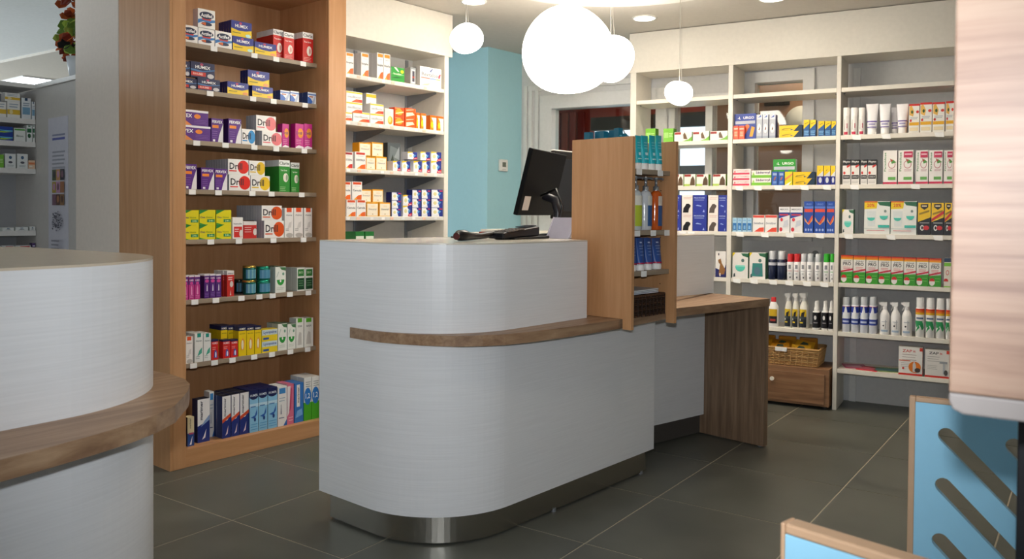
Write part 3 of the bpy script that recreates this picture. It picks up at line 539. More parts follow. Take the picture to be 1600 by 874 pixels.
des('wgt', 'e8e8e2', [r(.2, .86, .8, 1, '5aa830'), t('toux', .5, .74, .6, .08, '8a8a88'), p([(.2, .1), (.75, .1), (.7, .5), (.45, .55), (.3, .4)], 'c8c6c0')], side='cfcfca')
des('cream', 'd9cda8', [t('marimer', .42, .78, .22, .34, '6a6a60', 1), r(0, .0, 1, .45, '2a4a8a'), r(.2, .4, .9, .46, 'b04a6a'), p([(.3, .05), (.6, .05), (.75, .35)], 'e8e8f0')], side=N_)
des('mari', 'eceaea', [p([(0, 0), (1, 0), (1, .55), (.6, .45), (0, .38)], '24347c'), p([(.25, .36), (1, .5), (1, .62), (.6, .5)], '8aa4cc'), t('marimer', .3, .74, .24, .44, '20243a', 1), p([(.35, .06), (.62, .1), (.72, .3), (.5, .14)], 'f0e8ec')], side='1c2650', top='1a1e30')
des('marr', 'eceaea', [p([(0, 0), (1, 0), (1, .55), (.6, .42), (0, .4)], '24347c'), p([(0, .36), (1, .5), (1, .58), (0, .45)], 'd8522e'), t('marimer', .3, .74, .24, .44, '20243a', 1), p([(.35, .06), (.62, .1), (.72, .3), (.5, .14)], 'f0dce0')], side='2a3a72', top='1a1e30')
des('humer', '8cc4e4', [e(.5, .86, .5, .08, '1a2252', 180, 360), t('HUMER', .5, .88, .84, .055, 'e4ecf4'), r(0, .6, 1, .68, 'c4dff0'), r(.1, .6, .7, .62, '2f6ab0'), p([(.1, .36), (.6, .4), (.85, .56), (.85, .42), (.55, .32)], '2f5fae'), e(.6, .3, .12, .05, '1f3f80'), *lines(.1, .9, .18, 3, .06, '5aa0d0')], bands=[(.86, 1, '1a2252')], side='2a4a7a')
des('wblu', 'e9e8e6', [r(.15, .82, .85, .96, '3f86c4'), *lines(.15, .8, .7, 2, .07, '9ab0c0'), p([(.3, .3), (.4, .3), (.37, .55), (.33, .55)], '3a4a6a'), p([(.6, 0), (1, 0), (1, .16)], '2f66b0'), r(.1, .2, .7, .22, '5a6a8a')], side='d2d2d0')
des('pinkt', 'd8728e', [p([(0, .2), (.3, .3), (.5, .95), (0, .95)], 'e8e0e2'), p([(.3, .3), (.6, .4), (.7, .9), (.5, .9)], 'c04a6a'), *lines(.2, .9, .16, 2, .07, 'f0c0cc')], side='c8a0ac')
des('bluet', '3a78c0', [r(.25, .4, .6, .96, 'ece8e2'), t('marimer', .42, .7, .2, .4, '5a4a4a', 1), p([(.1, .12), (.9, .18), (.8, .34), (.3, .3)], '7ab0e0')], side='2a5aa0')
des('wgbc', 'e6e6e2', [e(.5, .56, .48, .2, '2a76c4'), t('1,2', .5, .56, .6, .14, 'f4f8fc'), *lines(.2, .9, .88, 3, .05, '9aa0a0')], bands=[(0, .42, '4aa82a')], side='d0d0ca')
# -- white wall shelving
def cer(key, col, txt='Cercula', c2='e86a28'): des(key, 'f0eeea', [r(.1, .84, .92, .97, col), *lines(.25, .8, .74, 1, .05, 'b8b8c0', .02), t(txt, .5, .52, .84, .12, '3a3f4a'), p([(.15, 0), (.95, 0), (.95, .28), (.6, .24)], c2), p([(.15, 0), (.5, 0), (.4, .12)], 'f0b03a')], side='dcd9d8')
cer('cer1', 'd8522a'); cer('cer2', 'c8402e', 'CORYZALIA'); cer('cer3', 'f0902a', 'Inopha'); cer('cer4', 'a03038', 'STODAL', 'c8342c')
des('wyr', 'f1eeea', [r(0, .82, 1, .96, 'e8c820'), t('oscillococ', .5, .5, .84, .24, '8a9098'), p([(.3, 0), (.98, 0), (.98, .32), (.6, .3)], 'e8602a'), p([(.98, .05), (.98, .28), (.7, .2)], 'c8281e')], side='e0dedc')
des('crea', 'f3e9d4', [r(0, .9, 1, 1, 'eaa62a'), r(0, 0, .05, 1, 'eaa62a'), r(.95, 0, 1, 1, 'eaa62a'), r(0, 0, 1, .04, 'eab84a'), t('Dexeryl', .5, .5, .66, .14, '9a9690'), *lines(.35, .7, .74, 2, .06, 'e8c890'), e(.5, .16, .06, .04, 'c8b088')], side='e8a21c', top='eaa62a')
des('green', '2f9a3c', [p([(.2, .98), (.4, .98), (.6, .7), (.5, .7)], 'f0f4e8'), e(.82, .74, .12, .12, 'd8e02a'), p([(0, .5), (.6, .6), (1, .5), (.6, .44)], '8ad08a'), p([(0, .2), (.4, .35), (.9, .3), (.4, .22)], '1a6a2a'), t('Spasfon', .45, .52, .6, .14, 'eaf4e0')], side='d6d8d0')
des('grey', '9aa0a4', [r(.15, .1, .85, .9, 'd0d0d4'), r(.35, .2, .75, .8, '4a4a58'), r(.35, .4, .75, .5, 'a84a3a')], side='b8b4ac')
des('revi', 'f0ede8', [t('Revitalose', .5, .62, .84, .2, '6a707a'), r(.05, .4, .45, .46, 'e07a6a'), r(.45, .4, .75, .46, '7a9ac8'), r(.75, .4, .95, .46, 'a8c87a'), p([(.86, .5), (.92, .5), (.98, .75), (.9, .7)], 'c83a4a'), p([(.5, .75), (.6, .95), (.55, .95), (.44, .8)], '5a6a9a'), p([(.05, .02), (.35, .05), (.5, .2), (.2, .12)], 'f0b8a8')], side='c9c4be')
des('orwh', 'f2ecdc', [e(.62, .3, .3, .26, 'f09a1e'), e(.55, .34, .2, .18, 'f6d070'), *lines(.15, .7, .78, 3, .09, 'c8c0a8')])
des('oran2', 'f0501c', [e(.45, .52, .36, .34, 'f8a01e'), p([(.08, .25), (.9, .5), (.9, .62), (.1, .4)], 'f8d8a0'), r(.05, .84, .6, .92, 'f8a060')], side='e04418')
des('oran3', 'ee5a1c', [p([(.1, .08), (.9, .35), (.7, .6), (.1, .5)], 'f8e0c8'), p([(.1, .7), (.8, .86), (.8, .94), (.1, .82)], 'f8c0a0')], side='e04418')
des('orw2', 'f4efe8', [p([(0, 0), (.55, 0), (.45, .6), (.1, .9), (0, .8)], 'f08a1a'), r(0, .85, 1, 1, 'f07020'), e(.3, .35, .2, .22, 'f8d020')], side='f0801e')
def eff(key, yel=True, red=True):
    o = [p([(0, 0), (.7, 0), (.5, .95), (0, .95)], 'e8eaf0'), e(.38, .5, .3, .34, 'f2f4f6'), e(.3, .5, .16, .2, 'e0d8a0'), p([(.62, .3), (.85, .55), (.7, .7), (.55, .5)], '5aa0d8')]
    if yel: o.append(p([(0, 1), (0, .82), (.62, .98), (.6, 1)], 'f4d024'))
    if red: o += [p([(.55, 0), (1, .06), (1, .34), (.6, .2)], 'd82a3a'), r(.66, .1, .94, .16, 'f4e0e4')]
    else: o.append(r(.7, .78, .98, .9, 'd83a4a'))
    des(key, '2a3a94', o, side='e4e4e8' if red else '202e7a', top='3a3a4a')
eff('eff1'); eff('eff2', False, False)
des('sach', '5a6266', [p([(.05, .1), (.9, .2), (.8, .8), (.2, .9)], '7a8486'), p([(.1, .2), (.5, .3), (.4, .6)], '3a443c'), p([(.5, .5), (.95, .4), (.9, .9)], 'a4acb0')], side='4a5052')
des('grw', '2a7a3a', [r(.06, .0, .96, .86, 'e4e8dc'), e(.5, .45, .24, .24, 'c4ccc0'), *lines(.2, .8, .3, 2, .12, '9ab09a')], top='1f6a30')
des('dgr', '1f5c2c', [r(.1, .2, .9, .5, '2f7a3c')], top='1f5c2c')
# -- back shelving
DOG = lambda c: [p([(.1, .02), (.62, .02), (.66, .22), (.82, .36), (.82, .44), (.62, .52), (.4, .5), (.3, .38), (.16, .28)], c)]
des('dogb', 'f1e8e0', [*lines(.15, .9, .86, 2, .08, 'c88a80'), *DOG('17161a')], side='2a3486')
des('dogg', 'f1e8e0', [*lines(.15, .9, .86, 2, .08, 'c88a80'), *DOG('5c5049')], side='2a3486')
des('blud', '2c3a9a', [t('FRONTLINE', .45, .84, .76, .08, 'b8c8f0'), *lines(.1, .8, .7, 1, .1, '8a9ad8', .04), p([(.2, .4), (.6, .36), (.62, .4), (.3, .46)], '9ab0e8'), p([(.7, .05), (.85, .05), (.8, .2)], 'a8b8e8')], side='222e7e')
des('dog2', 'f0ebe6', [p([(0, 0), (1, 0), (1, .5), (.8, .22), (0, .35)], '2a2f6a'), p([(.3, .1), (.85, .12), (.95, .3), (.6, .55), (.5, .72), (.25, .66), (.3, .56), (.45, .5)], '96683c'), r(.4, .04, .5, .16, 'f4f0ea'), e(.3, .88, .06, .05, '2a2a3a')], side='262a5c', top='3a2a30')
des('grc', '7cc040', [r(.08, .3, .5, .7, 'a8d878'), *lines(.55, .9, .6, 3, .12, 'c8e8a0', .05)], side='5ea02c')
des('gwr', 'f0ece2', [r(.02, .72, .38, .96, 'a03028'), p([(.45, 0), (1, 0), (1, .5), (.8, .2)], '7ab840'), p([(.52, .25), (.75, .2), (.68, .6), (.58, .95), (.5, .7)], '6a5236')], side='6aa836')
des('gwr2', 'f0ece2', [r(.02, .8, .6, .98, 'a03028'), r(0, 0, .5, .18, 'b4d060'), p([(.5, .05), (.95, .05), (.95, .5), (.78, .85), (.6, .6)], '5c4630')], side='8ab840')
des('orsm', 'e8502a', [r(.1, .72, .9, .84, 'f4c0a8'), r(.2, .15, .8, .6, 'f07a4a'), *lines(.2, .8, .5, 3, .12, 'f8d0b8', .04)], top='f0e0d8')
URG = lambda c: [t('-L', .22, .84, .14, .1, 'ffffff'), t('URGO', .66, .84, .5, .1, 'ffffff'), r(.04, .6, .96, .72, 'b8bcc8')]
des('urgb', '24409c', [*URG(0), p([(.3, .1), (.45, .1), (.7, .5), (.55, .56)], 'e8602a'), p([(.7, .1), (.85, .1), (.95, .45), (.8, .5)], 'f0a02a'), e(.6, .5, .1, .08, 'f07a3a')], side='1c3280')
des('urgg', '2e9a34', [*URG(0), r(.04, .1, .96, .5, 'a8c84a'), e(.6, .5, .1, .1, '3a5a8a')], side='d8f0f0')
des('silv', 'b9bec8', [r(0, .8, 1, 1, 'd6dae2'), p([(.2, .86), (.8, .98), (.8, .9)], '3a5ab0'), e(.5, .42, .34, .2, 'f2eeea'), p([(.4, .36), (.55, .5), (.65, .42), (.55, .34)], '6a4038'), r(0, 0, 1, .1, '98a0b0')], side='2c3e7c')
des('yepl', 'f0c51c', [p([(.62, 0), (1, 0), (1, 1), (.86, 1)], '17324a'), p([(.1, .3), (.5, .5), (.55, .6), (.15, .45)], '7a6a20'), p([(.5, .15), (.62, .3), (.5, .4)], '4a5a6a'), *lines(.1, .4, .2, 1, .1, 'b89a18', .08)], side='14383c', top='e0b818')
YBL = lambda lo: [p([(0, 1), (1, 1), (1, .78), (0, .46)], 'f2c81e'), p([(.2, .74), (.8, .84), (.8, .88), (.2, .78)], '8a7420'), *lines(.12, .9, .3, 3, .1, lo, .05)]
des('yeb', '2a5a94', YBL('7ab0d8'), side='22303e', top='f2c81e')
des('yen', '262f88', [p([(0, 1), (1, 1), (1, .72), (0, .44)], 'f2c81e'), p([(0, .44), (1, .72), (1, .44)], 'd8d8d8'), p([(.3, .7), (.6, .84), (.5, .74)], '8a7420'), e(.55, .24, .25, .15, 'd4d8dc')], side='1c2466', top='f2c81e')
des('pflat', 'f1e6e2', [r(0, 0, .92, .34, 'd83a5a'), t('COTTONMED', .52, .64, .8, .32, 'd8a0a0'), p([(.06, .4), (.16, .4), (.1, .8)], 'd04a5a')], side='e0d0cc')
des('seder', 'f0ece2', [r(0, 0, 1, .38, '7cc23c'), t('Sédermyl', .58, .68, .72, .42, '4a3a6a'), p([(.04, .4), (.16, .4), (.1, .8)], 'a0d060')], side='6ab030')
des('blsm', '2e5cae', [r(.2, .72, .85, .9, '9ab0d0'), p([(.3, .4), (.6, .65), (.75, .6), (.5, .35)], 'b06a4a'), r(.25, .12, .8, .3, '6a92cc')], side='23478c')
des('lime', 'd8d024', [p([(0, .3), (1, .75), (1, .9), (0, .5)], 'e88a4a'), p([(0, 0), (.5, 0), (.9, .3)], 'f4f2e4')], side='b8b41c')
des('blw4', 'a9d0e8', [r(.1, .12, .9, .62, '2f78c0'), r(.3, .2, .7, .45, '8ac0e8'), *lines(.2, .8, .8, 1, .1, '6aa8d8', .06)], top='c4dcea')
des('whre', 'f1efec', [r(.02, .84, .98, .98, 'e0564a'), t('Dermalibour', .5, .52, .84, .12, '7a8090'), p([(.12, .02), (.96, .02), (.96, .28), (.6, .26)], 'e8523e')], side='dcd8d6')
des('wbr', 'eceaea', [p([(0, .77), (1, .77), (1, .68), (0, .55)], '2a4aa0'), r(.08, .66, .86, .72, 'c8404a'), t('MERCRYL', .5, .9, .8, .06, '6a6a72'), e(.26, .5, .12, .07, 'd8404a'), e(.2, .12, .14, .08, 'd8404a'), p([(.4, .2), (.9, .3), (.85, .5), (.5, .45)], 'd0d4dc'), r(0, .76, 1, .78, '2a4aa0')], side='d6d4d4')
des('blor', '2a50a8', [r(.0, .78, 1, .84, '5a80d0'), r(.06, .66, .94, .76, 'e0503a'), p([(.05, .5), (.4, .32), (.55, .38), (.95, .5), (.9, .38), (.5, .25), (.1, .38)], 'e8a060'), p([(.4, .3), (.6, .3), (.95, .52), (.85, .56)], 'e0523a'), *[e(.22+.28*k, .1, .09, .04, 'a8bce8') for k in range(3)], t('URGO', .5, .91, .6, .06, '7a98e0')], side='223f8a', top='2a50a8')
WT = lambda glass: [p([(.55, .98), (1, .98), (1, .82), (.66, .88)], '2f6a4a'), p([(0, 1), (.18, 1), (0, .84)], 'e8d020'), e(.66, .7, .1, .07, '5a7a74'), e(.5, .46, .32, .2, '5fd0ba', 180, 360), p([(.18, .46), (.82, .46), (.78, .52), (.22, .52)], '9ae0d0'), p([(.06, .04), (.2, .06), (.16, .2), (.08, .16)], '4a5a5a')]
des('wtea', 'f0ece6', WT(0), side='2f8a5a'); des('wtea2', 'f0ece6', [*WT(0), p([(.15, .1), (.85, .1), (.82, .6), (.2, .6)], '3f8a86'), e(.5, .3, .2, .16, '5a7a8a')], side='2f8a5a')
des('wyre', 'f2efe6', [r(.03, .25, .97, .36, 'eab022'), p([(.05, .62), (.4, .56), (.5, .74), (.25, .95), (.05, .9)], 'e8b85a'), e(.3, .72, .1, .06, '3a5a2a'), e(.82, .72, .14, .05, 'd8402e'), *lines(.15, .85, .52, 2, .05, '9aa0b0', .018), e(.18, .42, .1, .045, 'd0382e'), r(.1, .06, .9, .18, 'e8d8b0')], bands=[(.93, 1, 'd8322a')], side='c88a3a')
des('bwh', 'ece8e2', [t('Phyto', .5, .9, .86, .1, 'f0ece6'), p([(.55, .66), (.95, .74), (.9, .8), (.5, .74)], 'd0382e'), e(.22, .46, .14, .06, 'd0382e'), r(.06, .22, .94, .38, '3a3636'), t('CHEVEUX', .5, .3, .7, .06, 'd0ccc8'), *lines(.1, .9, .12, 2, .06, 'b0acaa')], bands=[(.76, 1, '2c2a2c')], side='5a5656')
PARA = [t('Parasidose', .14, .66, .14, .56, '3f8a4a', 1), e(.62, .58, .26, .125, 'c88890'), e(.62, .58, .21, .1, 'f2eee8'), p([(.5, .74), (.62, .6), (.95, .64), (.72, .72)], '5a9a4a'), p([(.48, .76), (.6, .66), (.7, .7)], 'b83a3e'), r(.36, .12, .9, .21, '6aae54'), *lines(.4, .9, .42, 2, .04, 'c8a0a8', .015), r(0, 0, 1, .06, 'd02a52')]
des('para', 'f3efe9', PARA, side='d8cfc8'); des('parr', 'f3efe9', [*PARA, r(.36, .78, .95, .96, 'cc3a5c'), r(.42, .86, .88, .9, 'f0c8d0')], side='d8cfc8')
des('promo', 'eef0ea', [p([(0, 1), (.52, 1), (.48, .78), (0, .76)], 'f0d024'), r(0, .96, .5, 1, 'e0702a'), t('20%', .25, .88, .3, .1, 'd83a2a'), p([(.5, .98), (1, .98), (1, .84), (.6, .88)], '2f6a4a'), p([(.08, .7), (.46, .7), (.42, .24), (.14, .24)], 'dfe6e4'), e(.27, .5, .15, .1, '4fc8b4', 180, 360), r(.16, .5, .38, .53, 'e8f4f0'), e(.76, .56, .16, .12, '4fc8b4', 180, 360), e(.82, .7, .05, .04, '7a8a84'), r(.54, .2, .98, .28, '3fb8a8'), r(0, .16, 1, .18, 'cfd8d2'), *lines(.1, .8, .1, 1, .05, 'e0a0a0', .02)], side='2f8a5a')
YB = lambda red: [p([(0, 1), (1, 1), (1, .55), (0, .4)], 'f0c41c'), p([(.2, .96), (.8, .96), (.8, .86), (.5, .78), (.2, .86)], '1f1c1e'), r(.3, .88, .7, .92, 'e8d8b0'), p([(.1, .62), (.9, .72), (.9, .78), (.1, .68)], '9a7c1c'), e(.34, .22, .16, .09, 'e8e4e0'), e(.34, .22, .08, .05, '2a2426'), e(.66, .22, .24, .07, 'd02a30'), *lines(.15, .9, .36, 1, .06, 'a8a4a0', .03)]+([p([(0, .42), (1, .66), (1, .76), (0, .5)], 'd02a30')] if red else [])
des('yblk', '1d1b1e', YB(0), side='181618', top='2a2420'); des('yblr', '1d1b1e', YB(1), side='181618', top='2a2420')
des('pro', 'f0ede6', [r(0, .9, 1, .96, 'ea7a1c'), r(0, .86, 1, .9, 'f0b020'), t('DOULE', .54, .8, .6, .05, '5a5a58'), t('PRO', .52, .7, .66, .12, '3c3c3e'), *lines(.2, .8, .57, 2, .05, 'e09090', .02), p([(0, 0), (1, 0), (1, .42), (0, .38)], '3f9e2c'), p([(0, .38), (1, .48), (1, .54), (0, .44)], 'd0344a'), e(.26, .16, .24, .13, 'efeae4'), e(.26, .19, .22, .11, 'd8302a', 0, 180), *lines(.5, .9, .28, 2, .1, '7ac85a', .02)], bands=[(.96, 1, 'c8341e')], side='8a8478')
des('grr', 'e6e0d2', [r(0, .72, 1, .84, '7ac03a'), r(0, .86, 1, 1, '2a3f5c'), e(.5, .5, .24, .09, 'd86a6a'), e(.5, .5, .16, .06, 'e6e0d2'), e(.3, .2, .34, .1, 'd03030', 0, 180), r(0, 0, 1, .04, '8ac848')], side='b0b8a0')
des('zap1', 'f0ece6', [t('ZAP', .36, .86, .4, .1, 'd0403a'), t('it', .66, .86, .1, .08, 'd0403a'), *lines(.15, .75, .72, 3, .09, 'b8a8a4', .02), r(.02, .5, .5, .53, 'e07a5a'), *lines(.1, .48, .42, 3, .06, 'b0b0b0', .015), e(.68, .3, .26, .2, 'e8802a'), p([(.6, .14), (.76, .14), (.72, .4), (.66, .52), (.6, .4)], 'd8d4d4'), e(.8, .2, .12, .08, '4a3a34'), e(.2, .24, .05, .04, 'd84a3a'), r(.88, .88, 1, 1, 'd8402e'), r(0, 0, 1, .07, 'dd3428')], side='d83a2c')
des('zap2', 'e6e2dc', [t('ZAP', .36, .88, .4, .09, '3a3a3c'), t('it', .66, .88, .1, .07, 'd0403a'), *lines(.1, .6, .74, 3, .08, 'b0aca8', .02), *lines(.1, .5, .42, 3, .06, 'b8b4b0', .015), r(.6, .52, .92, .6, 'a0a4a8'), r(.74, .14, .82, .52, 'b8bcc0'), e(.86, .2, .08, .1, '5a5654'), r(.88, .88, 1, 1, 'd8402e'), r(0, 0, 1, .07, 'dd3428')], side='d83a2c')
# far left shelves
des('yfl', 'eceae4', [r(0, .2, 1, .5, 'e0b83a'), *lines(.15, .85, .8, 2, .16, '9aa8b8', .06), e(.3, .35, .14, .14, 'f0e0a0')], side='d8d6d0')
des('bfl', 'e6eaec', [r(.35, .86, .65, 1, '2a4a6a'), r(.1, .2, .9, .55, '7aa4c0'), *lines(.15, .85, .72, 2, .1, '8a98a8', .04)], side='d0d4d6')
des('bgfl', '1e3f9a', [p([(0, .55), (.7, .3), (1, .35), (1, .5), (.5, .5)], '6ac0e0'), p([(0, .2), (.6, .1), (1, .3), (.5, .3)], 'a8d03a')], side='1a3480')
des('wgfl', 'e8ebe6', [r(.05, .82, .95, .94, '5aa84a'), t('Bion', .5, .4, .6, .16, '6a7a6a')], side='d0d4ce')
des('wdfl', 'e8ebe8', [r(.1, .55, .9, .8, '2a6a44'), e(.5, .36, .3, .14, '2a5a3a'), r(.3, .9, .7, .98, '4a7a5a')], side='d0d4ce')
des('wcfl', 'e8ebe8', [e(.5, .74, .14, .12, '4a6a8a'), e(.5, .4, .2, .08, '5a5a62'), *lines(.2, .8, .18, 2, .08, 'a8b0b0', .03)], side='d0d4ce')
des('orfl', 'e8c8a8', [r(.05, .5, .95, .75, 'e0885a'), r(.1, .2, .6, .36, 'f0e6dc')], side='d8a888')
des('refl', 'e0dedc', [r(.3, .1, .95, .8, 'c03a44')], side='d0cecc'); des('pufl', '4a2f6a', [r(.1, .3, .9, .6, 'c8c0d8')], side='3a2456')
# ================================================================ placing the goods: beech unit
def LR(k, pl=-.104): return (FL, 'x', pl, ZL[k])
U1, U2, U3, U4, U5, U6, U7, U8 = ["on the beech unit's %s shelf" % s for s in ('top', 'second', 'third', 'fourth', 'fifth', 'sixth', 'seventh', 'lowest')]
R = LR(0); A = 'white carton with dark oval logo '+U1
for a, b, yt in ((283, 309, 37), (309.6, 335.6, 42.6), (336.2, 362.6, 47)): zt = put(R, 'acti', a, b, yt, .045, 2, 1, A)
put(R, 'acti', 309, 336.2, 12, .045, 2, 1, A, zb=zt)
A = 'blue and yellow carton with pale tablet picture '+U1
zt = put(R, 'humb', 363.6, 396.7, 55.5, .022, 6, 1, A); put(R, 'humb', 361, 393.5, 30.5, .022, 6, 1, A, zb=zt)
put(R, 'humy', 397.6, 432, 64.2, .022, 4, 1, 'blue and yellow carton standing before red cartons '+U1)
A = 'tall red carton with white top band '+U1
put(R, 'clar', 426.6, 443, 44.6, .05, 4, 1, A, back=.03); put(R, 'clar', 443.6, 459.6, 49.2, .05, 3, 1, A, back=.012); put(R, 'clar', 473, 489.4, 49.4, .05, 4, 1, A)
R = LR(1); A = 'navy carton with red flash '+U2
zt = put(R, 'humr', 272, 307.6, 119, .022, 3, 1, A); zt = put(R, 'humr', 308.4, 344, 121, .022, 3, 1, A); put(R, 'humr', 262, 297, 91.5, .022, 3, 1, A, zb=zt); put(R, 'humr', 297.6, 335.8, 95, .022, 3, 1, A, zb=zt)
A = 'blue and yellow carton '+U2
put(R, 'humy', 355, 388.6, 126.5, .022, 7, 1, A); zt = put(R, 'humy', 394, 426.6, 133.2, .022, 3, 1, A); put(R, 'humy', 387, 421, 108.5, .022, 3, 1, A, zb=zt, back=.01)
A = 'small pale blue nasal spray carton '+U2
for a, b, n in ((437.8, 453, 4), (453.3, 467.4, 4), (480.6, 494.6, 4)): put(R, 'nasal', a, b, 140.5+(a-438)*.07, .045, n, 1, A)
R = LR(2); A = 'wide purple carton with white top edge '+U3
zt = put(R, 'ferh', 272, 329.4, 193.4, .05, 2, 1, A); put(R, 'ferh', 268, 325.8, 168.2, .05, 2, 1, A, zb=zt)
A = 'upright purple and white carton '+U3
put(R, 'ferv', 330, 349, 184.5, .05, 2, 1, A, back=.02); put(R, 'ferv', 356.8, 377.2, 185, .05, 3, 1, A)
put(R, 'drb', 377.6, 398.6, 201.2, .022, 4, 1, 'white carton with blue disc '+U3)
A = 'white carton with pink disc '+U3
zt = put(R, 'drp', 409.2, 440.4, 204.2, .022, 6, 1, A); put(R, 'drp', 400, 431.4, 179.4, .022, 6, 1, A, zb=zt, back=.012)
A = 'tall magenta carton with orange disc '+U3
for a, b, n, bk in ((441, 452, 3, .03), (461.3, 474.8, 4, 0), (475, 488, 4, 0)): put(R, 'drm', a, b, 193, .045, n, 1, A, back=bk)
R = LR(3); A = 'upright purple and white carton '+U4
for a, b, yt in ((288, 307.6, 256), (314, 335, 261.6), (335.4, 355.4, 263.4)): put(R, 'ferv', a, b, yt, .05, 1, 1, A)
A = 'white carton with red disc '+U4
zt = put(R, 'drr', 357.6, 391, 272.5, .022, 1, 1, A); put(R, 'drr', 356, 388.6, 248, .022, 11, 1, A, zb=zt)
A = 'white carton with yellow disc '+U4
zt = put(R, 'dry', 391.6, 421.6, 274.4, .022, 5, 1, A); put(R, 'dry', 389.2, 414, 250.6, .022, 5, 1, A, zb=zt)
A = 'tall green carton with white top band '+U4
put(R, 'clag', 435.8, 453, 249.8, .05, 4, 1, A); put(R, 'clag', 454.5, 468, 253.9, .05, 2, 1, A, back=.05)
R = LR(4); A = 'yellow and green carton '+U5
for a, b in ((286, 310.8), (311.3, 336.6), (337.6, 361.6)): put(R, 'oxe', a, b, 328.2, .04, 2, 2, A)
put(R, 'wred', 363.2, 379.8, 339.8, .05, 2, 1, 'white carton with red label '+U5); put(R, 'red1', 380.4, 401, 346, .05, 2, 1, 'red carton with white top band '+U5)
A = 'white carton with orange disc '+U5
zt = put(R, 'dro', 412.6, 443.8, 345, .022, 4, 1, A); put(R, 'dro', 408.6, 440.6, 321, .022, 13, 1, A, zb=zt)
for a, b in ((444.6, 458.6), (459.2, 473.6), (475, 488)): put(R, 'oran', a, b, 325, .05, 3, 1, 'tall white carton with orange top mark '+U5)
R = LR(5); A = 'narrow pink and purple nose spray carton '+U6
for a, b in ((285.5, 294.6), (295, 303.6), (304, 312.8)): put(R, 'pink', a, b, 431, .03, 5, 1, A)
A = 'narrow purple nose spray carton '+U6
for a, b in ((319, 327.7), (328, 336.8), (337.2, 346)): put(R, 'purp', a, b, 429, .03, 5, 1, A)
for a, b, bk in ((348, 355, .03), (354.6, 366, 0)): put(R, 'red2', a, b, 423.5, .04, 3, 1, 'tall red carton with white top band '+U6, back=bk)
put(R, 'wgr', 430, 446.8, 417.6, .06, 3, 1, 'white carton with green half disc '+U6)
for a, b in ((464, 476.4), (476.8, 489.4)): put(R, 'dkgr', a, b, 419, .05, 4, 1, 'white carton with dark green panels '+U6)
def jar(row, px0, px1, ytop, up, lid, body, lab, label, back=0.):
    fr, mode, plane, zs = row; s0, s1, zt = slot_of(fr, mode, plane-back, px0, px1, ytop); Rr = (s1-s0)/2; H = (zt-zs)/up-.0005
    for k in range(up):
        q, rz = world(fr, mode, plane-back, (s0+s1)/2, zs+k*(H+.0004)+.0003, Rr); j = empty('sweet_tin', q, rz, label, 'tin', 'tins: '+label)
        MB().lathe([(Rr*.96, 0), (Rr, .003), (Rr, H*.84), (Rr*.97, H*.86)], M(body, .25, .6), 24).build('can', j); MB().lathe([(Rr*1.0, H*.86), (Rr*1.0, H*.98), (Rr*.95, H)], M(lid, .2, .8), 24).build('lid', j)
        b = MB()
        for a in range(7):
            t0 = -150+a*17; t1 = t0+17; pt = lambda t_, z: (Rr*1.01*math.cos(math.radians(t_)), Rr*1.01*math.sin(math.radians(t_)), z)
            b.add([pt(t0, H*.12), pt(t1, H*.12), pt(t1, H*.74), pt(t0, H*.74)], [(0, 1, 2, 3)], M(lab if a % 2 else '4a86a8', .4), True)
        b.build('paper_label', j)
jar(R, 386, 403.6, 416, 2, 'b89a4a', '1f6a62', '7ab0b8', 'round tin with gold lid and blue label '+U6); jar(R, 407.6, 426.4, 417, 2, '2a9a80', '1f7a6a', '5a92b0', 'round green tin with turquoise lid '+U6); jar(R, 371, 385, 437, 1, '3a3a2c', '23302e', '2f4a52', 'dark round tin behind the green tins '+U6, .1)
R = LR(6)
put(R, 'oran', 289.6, 301.4, 527, .04, 3, 1, 'white carton with orange top mark '+U7)
for a, b in ((304, 317.4), (317.8, 329.8)): put(R, 'wteal', a, b, 522, .05, 4, 1, 'tall white carton with teal marks '+U7)
for a, b in ((330.4, 341.6), (348, 360), (360.6, 372)): put(R, 'rsm', a, b, 531.5, .035, 1, 1, 'short red and navy carton '+U7)
A = 'tall yellow carton with navy top '+U7
for a, b in ((372.6, 385), (385.4, 397.4), (397.8, 408.6)): put(R, 'ynav', a, b, 511.5-(a-372)*.06, .035, 4, 1, A)
for a, b in ((345, 355.5), (356, 367)): put(R, 'ynav', a, b, 510, .035, 3, 1, A, back=.05)
A = 'flat yellow and pale blue lozenge carton '+U7
zt = put(R, 'lyso', 409, 433.6, 516, .05, 2, 2, A)
for a, b in ((434.2, 448.6), (449.2, 462)): put(R, 'wgr', a, b, 507, .05, 3, 1, 'slim white carton with green half disc '+U7)
for a, b in ((462.4, 474.6), (475.2, 489.6)): put(R, 'wgt', a, b, 498, .06, 3, 1, 'white carton with green top mark '+U7)
R = LR(7, -.045)
put(R, 'cream', 292.6, 303.6, 653, .04, 1, 1, 'small cream and blue carton '+U8)
put(R, 'mari', 308.4, 328, 625.5, .05, 1, 1, 'single white and navy sea spray carton '+U8, back=.02); put(R, 'wblu', 327, 334.5, 613, .05, 1, 1, 'pale blue carton between navy cartons '+U8, back=.075)
for a, b in ((347, 360.8), (361.4, 374.4), (375, 389)): put(R, 'marr', a, b, 620.5-(a-347)*.2, .05, 4, 1, 'white and navy sea spray carton with red stripe '+U8, back=.005)
for a, b in ((389.8, 403.8), (404.2, 418), (418.4, 433.4)): put(R, 'humer', a, b, 611.5-(a-390)*.17, .05, 4, 1, 'light blue sea spray carton with navy top '+U8)
put(R, 'wblu', 434, 448.4, 605.5, .05, 4, 1, 'white carton with blue top mark '+U8); put(R, 'pinkt', 448.8, 459.2, 601.5, .05, 4, 1, 'pink and white carton '+U8); put(R, 'bluet', 460, 474.4, 600, .05, 4, 1, 'blue carton with white panel '+U8)
